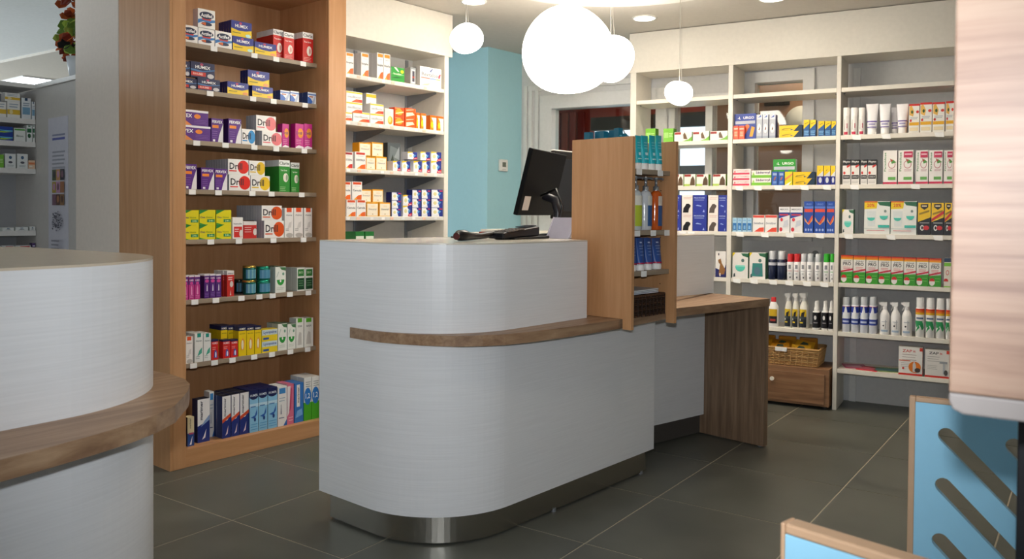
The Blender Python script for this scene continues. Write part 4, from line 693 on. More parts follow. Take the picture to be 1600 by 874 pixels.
for a, b in ((475, 486.8), (487.2, 499)): put(R, 'wgbc', a, b, 591-(a-475)*.15, .06, 4, 1, 'white and green carton with blue disc '+U8)
# ================================================================ white wall shelving
def WR(k, pl=-.079): return (FL, 'x', pl, ZW[k])
V1, V2, V3, V4 = ['on the %s white wall shelf' % s for s in ('top', 'second', 'third', 'fourth')]
R = WR(0); A = 'white carton with orange marks '+V1
for a, b, yt, n in ((540, 552.8, 81, 2), (564.2, 576.6, 82, 4), (589, 599.2, 82, 4), (599.6, 609.8, 83.5, 4)): put(R, 'cer3', a, b, yt, .04, n, 1, A)
put(R, 'green', 611, 632.2, 103.4, .06, 2, 1, 'glossy green carton '+V1); put(R, 'grey', 641, 650, 104.8, .08, 2, 1, 'narrow grey carton '+V1, back=.03); put(R, 'revi', 656.2, 689.6, 102.6, .06, 2, 1, 'wide white carton with coloured stripe '+V1)
R = WR(1); A = 'flat white carton with yellow and red marks '+V2
z1 = put(R, 'wyr', 527, 550.4, 173, .06, 2, 1, A); put(R, 'wyr', 551.6, 577.6, 173.4, .06, 2, 1, A)
put(R, 'wyr', 541, 566.4, 141.4, .06, 2, 2, A, zb=z1); put(R, 'wyr', 578.4, 599.6, 161, .06, 2, 2, A); put(R, 'wyr', 572, 588, 145, .05, 1, 1, A, zb=z1, back=.065)
put(R, 'orwh', 601.2, 615, 169, .05, 2, 1, 'white carton with orange fruit '+V2)
put(R, 'oran2', 616.4, 632.2, 167.4, .05, 2, 2, 'bright orange vitamin carton '+V2); put(R, 'oran3', 633, 649.8, 168.2, .05, 2, 2, 'red orange vitamin carton with pale stripe '+V2)
for a, b, yt in ((650.4, 656, 176), (657.2, 665.8, 176.6), (672.2, 682.2, 180), (683.4, 693, 181.5)): put(R, 'orw2', a, b, yt, .045, 3, 1, 'small orange and white carton '+V2)
R = WR(2)
put(R, 'cer4', 538, 551.4, 237, .05, 2, 1, 'white carton with dark red marks '+V3); put(R, 'cer2', 554.6, 571.8, 237, .05, 2, 1, 'white carton with red marks '+V3)
A = 'cream carton with amber edges '+V3
for a, b in ((571.9, 586.6), (587.2, 604.2)): z1 = put(R, 'crea', a, b, 244.5, .06, 2, 1, A, back=.004)
for a, b in ((561, 579.6), (580.8, 598.8)): put(R, 'crea', a, b, 222, .06, 2, 1, A, zb=z1, back=.01)
put(R, 'sach', 605.5, 626, 222.5, .05, 1, 1, 'grey foil wrapped pack '+V3, back=.07)
A = 'blue and white tablet pack with red corner '+V3
for a, b in ((613.8, 625.8), (628, 641.2), (646, 659), (659.8, 672), (673.2, 689.6)): z1 = put(R, 'eff1', a, b, 251.6, .05, 2, 1, A)
for a, b in ((637, 652), (656.8, 672), (673.4, 689.6)): put(R, 'eff1', a, b, 237, .05, 2, 1, A, zb=z1)
R = WR(3); A = 'white carton with orange marks '+V4
for a, b in ((541.2, 556.2), (557, 571.8)): z1 = put(R, 'cer1', a, b, 312.2, .05, 2, 1, A)
for a, b in ((533.5, 548.4), (550, 565.8)): put(R, 'cer1', a, b, 283.6, .05, 2, 1, A, zb=z1)
A = 'cream carton with amber edges '+V4
for a, b in ((572.8, 591.2), (592.6, 610)): z1 = put(R, 'crea', a, b, 316.2, .06, 2, 1, A)
for a, b in ((564, 580.2), (581.8, 598.8)): put(R, 'crea', a, b, 296, .06, 2, 1, A, zb=z1, back=.01)
A = 'blue and white tablet pack '+V4
put(R, 'eff2', 612, 626.8, 300, .05, 2, 3, A); put(R, 'eff1', 629.4, 643.6, 304.6, .05, 2, 2, A+' with red corner'); put(R, 'eff2', 644.2, 658, 296, .05, 2, 3, A); put(R, 'eff2', 658.8, 672.6, 296, .05, 2, 3, A); put(R, 'eff2', 674.2, 692, 295.6, .05, 2, 3, A)
R = WR(4, -.1)
put(R, 'dgr', 539, 554.6, 362, .05, 2, 1, 'dark green carton half hidden behind the counter top'); 
for a, b in ((555.2, 569.2), (570.6, 584.6)): put(R, 'grw', a, b, 362, .05, 2, 1, 'green and white carton half hidden behind the counter top')
# ================================================================ back shelving
def BR(k, pl=.012): return (FB, 'y', pl, ZB[k])
B1, B2, B3 = 'in the white bay beside the door', 'in the middle white bay', 'in the right white bay'
R = BR(1)
for a, b in ((1008.5, 1024.5), (1036.4, 1052.6)): put(R, 'grc', a, b, 201.4, .06, 2, 1, 'bright green carton '+B1)
for a, b in ((1053.6, 1081.4), (1082.4, 1108.4), (1109.4, 1137)): put(R, 'gwr', a, b, 206.6-(a-1053)*.02, .05, 2, 1, 'flat white and green carton with red corner '+B1)
R = BR(2)
for a, b in ((1050, 1068), (1069, 1087), (1088.2, 1107), (1113.6, 1134)): put(R, 'gwr2', a, b, 272.6, .05, 2, 1, 'small white carton with brown animal picture '+B1)
R = BR(3)
put(R, 'blud', 1046, 1064.6, 305, .09, 1, 2, 'dark blue pet treatment carton '+B1); put(R, 'dogb', 1065.4, 1082.6, 305, .09, 1, 2, 'white carton with black dog picture '+B1); put(R, 'blud', 1083, 1104.8, 305, .09, 1, 2, 'dark blue pet treatment carton '+B1)
put(R, 'dogg', 1106.4, 1122.6, 305, .09, 1, 2, 'white carton with grey dog picture '+B1); put(R, 'blud', 1123, 1137.4, 305, .09, 1, 2, 'dark blue pet treatment carton '+B1)
put(BR(4), 'dog2', 1118, 1134.6, 392.5, .07, 2, 1, 'white and navy carton with brown dog picture '+B1)
R = BR(1)
for a, b in ((1145, 1154), (1154.4, 1163.4)): put(R, 'orsm', a, b, 196.8, .02, 1, 1, 'small orange carton before a blue plaster carton '+B2)
put(R, 'urgb', 1147, 1181.6, 178.6, .05, 1, 1, 'blue plaster carton with orange fingers '+B2, back=.026)
for a, b in ((1182, 1191.2), (1191.6, 1200.8), (1202, 1212)): put(R, 'silv', a, b, 179.2, .06, 2, 1, 'tall silver and blue carton '+B2)
put(R, 'yepl', 1217.6, 1253.6, 196.8, .05, 1, 2, 'flat yellow and dark blue carton on the upper shelf '+B2)
for a, b in ((1255.6, 1265), (1265.4, 1275)): put(R, 'yeb', a, b, 187.6, .05, 2, 1, 'tall yellow and blue carton '+B2)
for a, b in ((1278.6, 1288.2), (1288.8, 1298.4), (1299, 1308)): put(R, 'yeb', a, b, 189.5, .04, 2, 1, 'small yellow and blue carton '+B2)
R = BR(2)
put(R, 'pflat', 1144.6, 1173.6, 264.4, .06, 1, 3, 'flat white and red carton stacked three high '+B2); put(R, 'seder', 1174.2, 1205.2, 266.8, .05, 1, 2, 'flat white and green cream carton '+B2)
for a, b in ((1205.8, 1215.4), (1215.9, 1225.6)): put(R, 'blsm', a, b, 268.4, .04, 1, 1, 'small blue carton before the green plaster carton '+B2)
put(R, 'urgg', 1207.8, 1243.6, 249.4, .05, 1, 1, 'green plaster carton '+B2, back=.06); put(R, 'lime', 1226.2, 1238.6, 268.6, .04, 1, 1, 'small lime yellow carton '+B2); put(R, 'yepl', 1239.2, 1273.6, 269, .05, 1, 2, 'flat yellow and dark green carton beside the lime carton '+B2)
for a, b in ((1276.4, 1286.6), (1287, 1297.4), (1297.9, 1308)): put(R, 'yen', a, b, 258.9, .05, 2, 1, 'yellow and navy carton with pale disc '+B2)
R = BR(3)
for a in (1144.4, 1152.1, 1159.8, 1167.5): put(R, 'blw4', a, a+7.3, 340.5, .03, 2, 1, 'tiny pale blue carton '+B2)
for a, b in ((1176.2, 1194.8), (1195.4, 1214.6)): put(R, 'whre', a, b, 336, .05, 2, 1, 'white carton with red swoosh '+B2)
for a, b in ((1217, 1234.4), (1235, 1254.6)): put(R, 'wbr', a, b, 323.4, .05, 2, 1, 'white carton with blue band and red dots '+B2)
for a, b in ((1256.2, 1271.6), (1272.6, 1290.4), (1291.4, 1307.6)): put(R, 'blor', a, b, 314.8, .06, 2, 1, 'tall blue carton with orange crossed arms '+B2)
R = BR(4)
put(R, 'wtea', 1144.6, 1169.2, 394.8, .08, 1, 1, 'white carton with turquoise half disc '+B2); put(R, 'wtea2', 1171, 1196.4, 394.8, .08, 1, 1, 'white carton with turquoise window '+B2)
R = BR(1)
for a, b, yt in ((1420.2, 1437.2, 163), (1437.8, 1456.6, 160.6), (1457.2, 1476.8, 160), (1478, 1495, 158.5)): put(R, 'wyre', a, b, yt, .06, 2, 1, 'white carton with red top and yellow band '+B3)
R = BR(2)
for a, b in ((1316.6, 1329.6), (1330, 1343.4), (1345, 1355.6), (1356, 1370)): put(R, 'bwh', a, b, 249.4, .05, 2, 1, 'white carton with black top and black band '+B3)
put(R, 'para', 1380, 1402.4, 235.6, .06, 2, 1, 'white carton with green upright lettering '+B3)
for a, b in ((1403.6, 1427.8), (1431.4, 1451), (1451.6, 1473.6), (1475.2, 1496)): put(R, 'parr', a, b, 235, .06, 2, 1, 'white carton with green lettering and pink corner '+B3)
R = BR(3)
put(R, 'wtea', 1316, 1334, 327.4, .06, 1, 1, 'small white carton with turquoise half disc '+B3)
for a, b in ((1350.6, 1391.2), (1392, 1432.8)): put(R, 'promo', a, b, 314.6, .07, 1, 1, 'wide white promotion carton with yellow corner '+B3)
put(R, 'yblk', 1434.4, 1454.8, 317, .06, 2, 1, 'yellow and black carton '+B3)
for a, b in ((1455.6, 1475.4), (1476.4, 1497)): put(R, 'yblr', a, b, 317, .06, 2, 1, 'yellow and black carton with red stripe '+B3)
R = BR(4)
for k in range(8): a = 1313.8+k*19.7; put(R, 'pro', a, a+19.4, 399+k*.7, .06, 2, 1, 'white and green carton with orange top '+B3)
put(R, 'grr', 1475, 1495, 403.4, .06, 2, 1, 'pale carton with green and navy top '+B3)
R = BR(6)
put(R, 'zap1', 1404.2, 1442, 541.4, .07, 1, 1, 'white and red device carton with orange disc on the lowest shelf'); put(R, 'zap2', 1445.4, 1486, 546, .07, 1, 1, 'white and red device carton with grey picture on the lowest shelf')
# ---- bottles, cans and tubes on the back shelving
def bottle(row, px0, px1, ytop, parts, name, label, cat, n=1, back=0., sy=1.):
    """parts: (part name, [(r, z) fractions], hex or material, ops)"""
    fr, mode, plane, zs = row; s0, s1, zt = slot_of(fr, mode, plane, px0, px1, ytop); Rr = (s1-s0)/2*.96; H = zt-zs
    key = (name, label)
    for j in range(n):
        q, rz = world(fr, mode, plane, (s0+s1)/2, zs+.0003, Rr*sy+back+j*Rr*2.06*sy); o_ = empty(name, q, rz, label, cat, 'bottles: '+label)
        for nm, prof, m, *ops in parts:
            mm = M(m, .3) if isinstance(m, str) else m
            if callable(prof): b = prof(Rr, H, mm)
            else: b = MB().lathe([(a*Rr, z*H) for a, z in prof], mm, 20, sy=sy)
            if ops:
                (u0, u1, v0, v1), prints = ops[0]
                for lay, o2 in enumerate(prints):
                    pts = [(u0+(u1-u0)*u, v0+(v1-v0)*v) for u, v in o2[1]]; nn_ = len(pts); rr = 1.014+.004*lay
                    if sum(pts[i][0]*pts[(i+1) % nn_][1]-pts[(i+1) % nn_][0]*pts[i][1] for i in range(nn_)) < 0: pts = pts[::-1]
                    k0, k1 = math.floor(min(q[0] for q in pts)/.2), math.ceil(max(q[0] for q in pts)/.2)
                    for kk in range(k0, k1):
                        cut = clip(clip(pts, kk*.2, 1), (kk+1)*.2, -1)
                        if len(cut) > 2: b.add([(Rr*rr*math.sin(u), -Rr*sy*rr*math.cos(u), v*H) for u, v in cut], [list(range(len(cut)))], ink(o2[2]))
            b.build(nm, o_)
def clip(pts, c, sg):
    out = []
    for i in range(len(pts)):
        a, b_ = pts[i], pts[(i+1) % len(pts)]; ia, ib = sg*(a[0]-c) >= 0, sg*(b_[0]-c) >= 0
        if ia: out.append(a)
        if ia != ib: f = (c-a[0])/(b_[0]-a[0]); out.append((c, a[1]+(b_[1]-a[1])*f))
    return out
def wrap(c, bands): return [('label_wrap', [(1.006, v0), (1.006, v1)], h) for v0, v1, h in bands]
CLR = M('c4c8cc', .2, spec=.6)
BODY = [(.9, 0), (1, .02), (1, .66), (.9, .70), (.55, .72)]
R = BR(4)
for a, b in ((1199.4, 1211.6), (1213, 1226.8)):
    bottle(R, a, b, 392.5, [('body', [(.92, 0), (1, .02), (1, .68), (.6, .72)], '1c2440'), ('nozzle', [(.35, .72), (.35, .84), (.22, .92)], 'e8e8e8'), ('cap', [(.8, .71), (.78, .98), (.6, 1)], CLR), ('label', [(1.004, .5), (1.004, .6)], 'd0d0d8')], 'spray_bottle', 'navy spray bottle with clear cap '+B2, 'bottle', 2)
for (a, b), cap, nm in (((1229, 1239), 'd02a2c', 'red'), ((1239.6, 1249.4), 'd02a2c', 'red'), ((1250, 1259.6), None, 'clear'), ((1260, 1270.2), None, 'clear'), ((1272.4, 1282.6), None, 'clear'), ((1285.8, 1295.8), '34b02c', 'green'), ((1296.6, 1307), '34b02c', 'green')):
    pr = [('body', [(.9, 0), (1, .02), (1, .68), (.7, .72)], 'eeecec', ((-.7, .7, .06, .62), [r(.2, .68, .8, .95, '8a8a90'), r(.3, .3, .7, .4, 'c0c0c4'), r(.5, .05, .8, .16, '5a5a60'), r(.0, .52, 1, .55, (cap or '9aa0a8'))]))]
    pr += [('cap', [(.88, .70), (.88, .97), (.8, 1)], cap)] if cap else [('nozzle', [(.4, .72), (.4, .86), (.25, .94)], 'f0f0f0'), ('cap', [(.84, .70), (.8, .98), (.6, 1)], CLR)]
    bottle(R, a, b, 397, pr, 'spray_bottle', 'slim white spray bottle with %s cap %s' % (nm, B2), 'bottle', 2)
R = BR(5)
bottle(R, 1199.5, 1216, 464.4, [('body', [(.95, 0), (1, .03), (1, .68), (.6, .8), (.45, .84)], 'efece8', ((-.9, .9, .12, .6), [r(0, 0, 1, .5, '1e1e20'), r(0, .5, 1, 1, 'd8b020'), r(.2, .16, .8, .3, 'b03a30')])), ('cap', [(.5, .84), (.5, .98), (.4, 1)], 'd02a2c')], 'spray_bottle', 'white bottle with red screw cap '+B2, 'bottle', 1, 0, .7)
def trigger(Rr, H, mm):
    b = MB(); b.box(-Rr*.75, Rr*.45, -Rr*.35, Rr*.35, H*.86, H*.985, mm); b.box(-Rr*1.15, -Rr*.7, -Rr*.2, Rr*.2, H*.9, H*.97, mm); b.lathe([(Rr*.45, H*.76), (Rr*.45, H*.86)], mm, 12)
    b.add([(-Rr*.6, -Rr*.15, H*.86), (-Rr*.45, -Rr*.15, H*.86), (-Rr*.85, -Rr*.15, H*.72), (-Rr*1.0, -Rr*.15, H*.73), (-Rr*.6, Rr*.15, H*.86), (-Rr*.45, Rr*.15, H*.86), (-Rr*.85, Rr*.15, H*.72), (-Rr*1.0, Rr*.15, H*.73)], [(0, 1, 2, 3), (7, 6, 5, 4), (0, 3, 7, 4), (1, 5, 6, 2), (3, 2, 6, 7)], mm); return b
SH_ = [(.92, 0), (1, .02), (1, .56), (.8, .66), (.5, .74), (.42, .77)]
for a, b in ((1225.4, 1236.8), (1237.4, 1247.8), (1248.4, 1262.2)):
    bottle(R, a, b, 457.8, [('body', SH_, 'eae6da', ((-1.2, .8, .04, .54), [r(0, 0, 1, .45, '20242c'), r(0, .45, 1, .6, '3a4248'), r(0, .6, 1, 1, 'e0bc24'), p([(.3, .6), (.7, .6), (.8, .9), (.4, .8)], '2a2620'), r(.1, .22, .6, .3, 'd8b828'), e(.2, .42, .1, .06, 'e8e4dc')])), ('trigger', trigger, 'dcdad6')], 'trigger_spray', 'white trigger spray with yellow and black label '+B2, 'bottle', 2)
for a, b in ((1268.8, 1280.6), (1283, 1293.4), (1294, 1304)):
    bottle(R, a, b, 471, [('body', [(.92, 0), (1, .02), (1, .62), (.7, .66)], 'eceae6', ((-1.5, 1.5, .07, .61), [r(0, 0, 1, 1, '17151a'), e(.46, .66, .12, .14, 'e8e6e2'), r(.3, .3, .7, .36, '8a8488')])), ('pump', [(.62, .66), (.6, .76), (.42, .78), (.38, .96), (.3, 1)], 'f0eeea')], 'spray_bottle', 'black labelled bottle with white spray top '+B2, 'bottle', 2)
R = BR(1)
for a, b in ((1316.6, 1327.4), (1328.6, 1339.8), (1341, 1351.4)):
    bottle(R, a, b, 168.4, [('body', [(.95, 0), (1, .01), (1, .68)], 'f0ece8', ((-.6, .6, .02, .6), [r(0, 0, 1, .18, 'c8304e'), r(.1, .3, .24, .95, '9a9aa0'), r(.7, .4, .9, .7, 'c05a68')])), ('cap', [(1, .685), (1, .98), (.92, 1)], 'f4f0ec')], 'stick_tube', 'white stick with crimson foot '+B3, 'stick', 2)
def tube_mesh(Rr, H, mc, mcap, up=True, crimp=1.15):
    b = MB(); n = 20; vs = []
    prof = [(0, .16), (.3, .165), (.75, .19), (.9, .3), (.97, .6), (1.0, .85), (1.03, 1)]
    for k, (q, z) in enumerate(prof[2:]):
        f = max(0, (z-.19)/.81)
        for i in range(n):
            a = 2*math.pi*i/n; vs.append((math.cos(a)*Rr*(.86+(crimp-.86)*f), math.sin(a)*Rr*.86*(1-f)+math.sin(a)*.0012*f, z*H))
    L_ = len(prof)-2
    b.add(vs, [(j*n+i, j*n+(i+1) % n, (j+1)*n+(i+1) % n, (j+1)*n+i) for j in range(L_-1) for i in range(n)], mc, True); b.add(vs[:n], [list(range(n))[::-1]], mc); b.add(vs[-n:], [list(range(n))], mc); return b
def tube(row, px0, px1, ytop, colour, capc, bands, label, n=1, back=0., crimp=1.15, tilt=0., pr=(), rough=.3):
    fr, mode, plane, zs = row; s0, s1, zt = slot_of(fr, mode, plane, px0, px1, ytop); Rr = (s1-s0)/2/crimp*.97; H = zt-zs
    for j in range(n):
        q, rz = world(fr, mode, plane, (s0+s1)/2, zs+.0003, Rr+back+j*Rr*2.1); o_ = empty('cream_tube', q, rz, label, 'tube', 'tubes: '+label)
        tb = tube_mesh(Rr, H, M(colour, rough), None, crimp=crimp); MB().lathe([(Rr*.78, 0), (Rr*.82, .004), (Rr*.82, H*.18), (Rr*.7, H*.192)], M(capc, .35), 20).build('cap', o_)
        for v0, v1, u0, u1, c in list(bands)+list(pr):
            b = tb; vs = []
            for i in range(9):
                u = u0+(u1-u0)*i/8; a = -math.pi/2+u
                for v in (v0, v1):
                    f = max(0, (v-.19)/.81); vs.append((math.cos(a)*Rr*(.86+(crimp-.86)*f)*1.01, math.sin(a)*Rr*.86*(1-f)*1.02-.0016, v*H))
            b.add(vs, [(2*i, 2*i+2, 2*i+3, 2*i+1) for i in range(8)], M(c, .35), True)
        tb.build('body', o_)
PB = [(.40, .44, -1.2, 1.2, '6a5aa8'), (.22, .25, -1.2, 1.2, '6a5aa8'), (.3, .36, -.7, .7, 'a8a4c8')]
for a, b, n in ((1352, 1372.6, 1), (1373, 1392, 1), (1400.4, 1419.8, 2)): tube(R, a, b, 162.2, 'f0eef0', 'f0eeec', PB, 'white tube with violet lines '+B3, n)
tube(R, 1390, 1403, 166, 'e6e4e6', 'eae8e6', PB, 'white tube set back between others '+B3, 1, .06)
R = BR(5)
CAN = [(.94, 0), (1, .01), (1, .86)]
for k in range(4):
    a = 1315.2+k*14; bottle(R, a, a+13, 464.4, [('can', [(.94, 0), (1, .01), (1, .74), (.8, .78)], 'e6e8ee', ((-1.4, 1.4, .1, .74), [r(0, .72, 1, 1, '2c3f9c'), r(0, .98, 1, 1, 'c03a4a'), p([(.25, .45), (.75, .45), (.55, .98), (.45, .98)], 'eef0f4'), r(0, .2, 1, .45, '33489f'), r(.2, .28, .8, .36, 'c8d0e8'), p([(0, .7), (.25, .7), (.1, .5), (0, .5)], '5a78c8')])), ('cap', [(.84, .76), (.84, .97), (.7, 1)], CLR), ('nozzle', [(.3, .78), (.3, .9)], 'f0f0f0')], 'aerosol_can', 'blue and white aerosol can with clear cap '+B3, 'can', 2)
for a, b in ((1374, 1390.4), (1391, 1407.4), (1408.4, 1425.4)):
    bottle(R, a, b, 472, [('body', SH_, 'f0eeec', ((-.9, .9, .06, .5), [r(.1, .08, .9, .2, 'a8c0d8'), r(.6, .3, .66, .9, 'a0a4ac'), e(.4, .5, .1, .06, '4a4a50'), r(.2, .75, .8, .8, 'b8bcc4')])), ('trigger', trigger, 'f0eeec'), ('nozzle_ring', [(.2, .9), (.2, .95)], 'd04048')], 'trigger_spray', 'plain white trigger spray '+B3, 'bottle', 1)
for k in range(4):
    a = 1430.4+k*15.9; bottle(R, a, a+14.6, 465.2+k*.6, [('can', CAN[:2]+[(1, .72), (.86, .75)], 'ebe9e6', ((-1.4, 1.4, .04, .72), [r(0, .94, 1, 1, 'd83a24'), r(0, .86, 1, .94, 'e8742a'), r(0, .78, 1, .86, 'e8b82a'), r(.2, .62, .8, .68, '5a6a8a'), p([(0, .55), (.7, .55), (.9, .3), (.7, .2), (.5, .4), (.2, .3)], '2f9a5a'), p([(.1, .1), (.5, .3), (.4, .4)], '2f9a5a')])), ('cap', [(.88, .755), (.88, .98), (.8, 1)], 'f2f0ee')], 'aerosol_can', 'white aerosol can with red yellow and green bands '+B3, 'can', 1)
# ---- leaflets on the lowest right shelf
for k, (x, y, c, c2, w_, rz) in enumerate(((.10, .14, 'c05a78', 'e0a0b0', .13, .3), (.19, .10, 'c8283a', 'e06a7a', .12, -.2), (.30, .12, '7a9a5a', '4a8a8a', .18, .15))):
    b = MB(); b.box(-w_/2, w_/2, -.07, .07, 0, .004, M(c, .4)); b.box(-w_/2+.01, w_/2-.03, -.05, .03, .004, .0045, M(c2, .4))
    tag(b.build('leaflet', None, FB.w(x, y, ZB[6]+.0003), FB.rz()+rz), ['pink leaflet', 'red leaflet', 'green and teal leaflet'][k]+' lying on the lowest white shelf', 'leaflet')
# ================================================================ goods on the beech display unit
R = (FD, 'x', .185, ZD[0]); lb = 'turquoise cream tube with white cap in front on the display unit'
WP = [(.42, .5, -.5, .3, 'd0f0f4'), (.3, .33, -.8, .6, 'c8ecf0'), (.62, .64, -.6, .6, '8ad4e0'), (.7, .72, -.6, .6, '8ad4e0'), (.78, .8, -.5, .5, '8ad4e0')]
for a, b in ((998, 1008), (1008.4, 1019.6), (1020.4, 1030.2), (1030.4, 1040)): tube(R, a, b, 211, '22b0be', 'ecebe8', [], lb, 1, 0, 1.1, pr=WP)
des('teal', '17708c', [*lines(.2, .8, .8, 5, .1, '5ab0c4', .03), e(.5, .25, .3, .1, '8accd8'), r(0, 0, 1, .12, 'e0e4e4')], side='135c74', top='2a90a8')
for k, (x, y) in enumerate(((.135, .038), (.095, .075), (.06, .038), (.055, .11), (.02, .07), (-.015, .038), (-.02, .11), (-.045, .07), (.06, .17), (.0, .17), (-.045, .15), (.02, .24), (-.045, .23))):
    q = FD.w(x, y, ZD[0]+.0003); tag(obj('cream_carton', carton_mesh('teal', .028, .165-.004*(k % 3), .024), None, q, math.pi/2-FD.a+(.06 if k % 2 else -.05)), 'tall dark teal cream carton behind the tubes on the display unit', 'carton', 'dark teal cartons on the display')
AMB = M('c8581a', .12, 0, .6); CLB = M('c4ccce', .12, 0, .6); SIL = M('b8bcc0', .2, .7)
def pump(y, body, labc, labx, label, x=.15, rr=.031, h=.166, z=ZD[1]):
    q = FD.w(x, y, z+.0003); o_ = empty('pump_bottle', q, math.pi/2-FD.a, label, 'bottle')
    MB().lathe([(rr*.9, 0), (rr, .006), (rr*.94, h*.3), (rr*.86, h*.55), (rr, h*.85), (rr*.8, h*.95), (rr*.4, h)], body, 24, sy=.8).build('body', o_)
    MB().lathe([(.013, h), (.013, h+.018), (.006, h+.02), (.006, h+.045), (.011, h+.046), (.011, h+.056)], SIL, 16).build('pump', o_); MB().tube([(0, 0, h+.051), (0, -.03, h+.05), (0, -.036, h+.046)], .005, SIL, 8).build('spout', o_)
    b = MB(); u0, u1 = labx; n = 8; vs = []
    for i in range(n+1):
        a = -math.pi/2+u0+(u1-u0)*i/n
        for zz in (.1, .62, .86): vs.append((math.cos(a)*rr*1.03, math.sin(a)*rr*.83, zz*h))
    b.add(vs, [(3*i, 3*i+3, 3*i+4, 3*i+1) for i in range(n)], M(labc[0], .4), True); b.add(vs, [(3*i+1, 3*i+4, 3*i+5, 3*i+2) for i in range(n)], M(labc[1], .4), True); b.build('paper_label', o_)
pump(FD.onx(993, 315, .15).y, CLB, ('b8c83a', 'e8e6da'), (-.9, .9), 'clear pump bottle with lime label on the display unit'); pump(.197, M('c9ccd0', .12, 0, .6), ('2f5a92', 'd8d8d0'), (-.5, .6), 'clear white pump bottle with blue label on the display unit'); pump(.274, AMB, ('2f5a92', 'dcd2c4'), (-.5, .6), 'amber pump bottle with blue label on the display unit')
R = (FD, 'x', .185, ZD[2])
for a, b in ((988.5, 1000.5), (1001, 1013), (1013.6, 1025.6), (1027, 1041)): tube(R, a, b, 372.5, '2c4f94', 'eceae8', [(.19, .24, -1.5, 1.5, 'a8284a')], 'dark blue cream tube with white cap on the display unit', 2, 0, 1.15, pr=[(.84, .88, -.3, .3, 'c8d4ec'), (.74, .76, -.6, .6, '8aa4d0'), (.66, .68, -.6, .5, '8aa4d0'), (.56, .58, -.5, .5, '7a98c8'), (.46, .48, -.6, .4, '7a98c8')])
# ---- woven baskets
def basket(fr, x0, x1, y0, y1, z, h, cols, label, rows, stake, flare=.0, rz=None):
    o_ = empty('wicker_basket', fr.w((x0+x1)/2, (y0+y1)/2, z+.0003), fr.rz(), label, 'basket'); a, c = (x1-x0)/2, (y1-y0)/2
    def ring(s, rr=.012):
        aa, cc = a*s, c*s; out = []
        for cx, cy, t0 in ((aa-rr, cc-rr, 0), (-aa+rr, cc-rr, 90), (-aa+rr, -cc+rr, 180), (aa-rr, -cc+rr, 270)):
            for k in range(4): t_ = math.radians(t0+30*k); out.append((cx+rr*math.cos(t_), cy+rr*math.sin(t_)))
        pts = []
        for i in range(len(out)):
            p_, q_ = Vector(out[i]), Vector(out[(i+1) % len(out)]); n_ = max(1, int((q_-p_).length/stake))
            pts += [tuple(p_.lerp(q_, k/n_)) for k in range(n_)]
        return pts
    b = MB(); mw = [M(k, .7) for k in cols]; sr = h/rows*.52
    for k in range(rows):
        s = 1-flare+flare*k/rows; pts = ring(s); n_ = len(pts); path = []
        for i, (x, y) in enumerate(pts):
            off = .0022*(1 if (i+k) % 2 else -1); d_ = Vector((x, y)).normalized(); path.append((x+d_.x*off, y+d_.y*off, h*(k+.5)/rows))
        path.append(path[0]); b.tube(path, sr, mw[k % len(mw)], 4)
    w_ = b.build('weave', o_); w_['kind'] = 'stuff'
    MB().box(-a*.97*(1-flare), a*.97*(1-flare), -c*.97*(1-flare), c*.97*(1-flare), 0, .004, mw[0]).build('base', o_)
    b = MB(); pts = ring(1.0); b.tube([(x, y, h) for x, y in pts]+[(pts[0][0], pts[0][1], h)], sr*1.5, mw[0], 6); b.build('rim', o_)
    b = MB()
    for i, (x, y) in enumerate(ring(1-flare)):
        if i % 2 == 0: k_ = 1+.004/max(.05, math.hypot(x, y)); b.tube([(x*k_, y*k_, 0), (x*k_/(1-flare), y*k_/(1-flare), h)], .0026, mw[-1], 5)
    b.build('stakes', o_); return o_
basket(FD, -.05, .185, .03, .30, .756, .085, ['4a2f1e', '3a2416', '2e1c12'], 'dark brown woven basket at the foot of the display unit', 11, .013)
for k, (c, c2) in enumerate((('d8dce8', 'b04a9a'), ('e4e8ec', '8ac0d8'), ('eceef0', 'c8cce0'))):
    b = MB(); b.box(-.10, .10, -.105, .105, 0, .004, M(c, .35)); b.add([(-.08, -.1, .0042), (.09, -.06, .0042), (.09, -.02, .0042), (-.08, -.04, .0042)], [(0, 1, 2, 3)], M(c2, .35)); b.add([(.05, -.1, .0043), (.095, -.1, .0043), (.095, .1, .0043), (.05, .1, .0043)], [(0, 1, 2, 3)], M('e8eaf0', .35))
    o_ = b.build('brochure', None, FD.w(.07, .165+.003*k, .8475+.0062*k), FD.rz()+.04*k); tag(o_, ['white and magenta brochure lying in the dark basket', 'white and pale blue brochure lying in the dark basket', 'pale brochure on top in the dark basket'][k], 'brochure')
basket(FB, -.545, -.085, .0, .245, .2465, .105, ['b98f58', 'a87c48', 'c8a068'], 'tan wicker basket of yellow sachets on the drawer cabinet', 10, .016, .06)
BASK = (-.315, .1225)
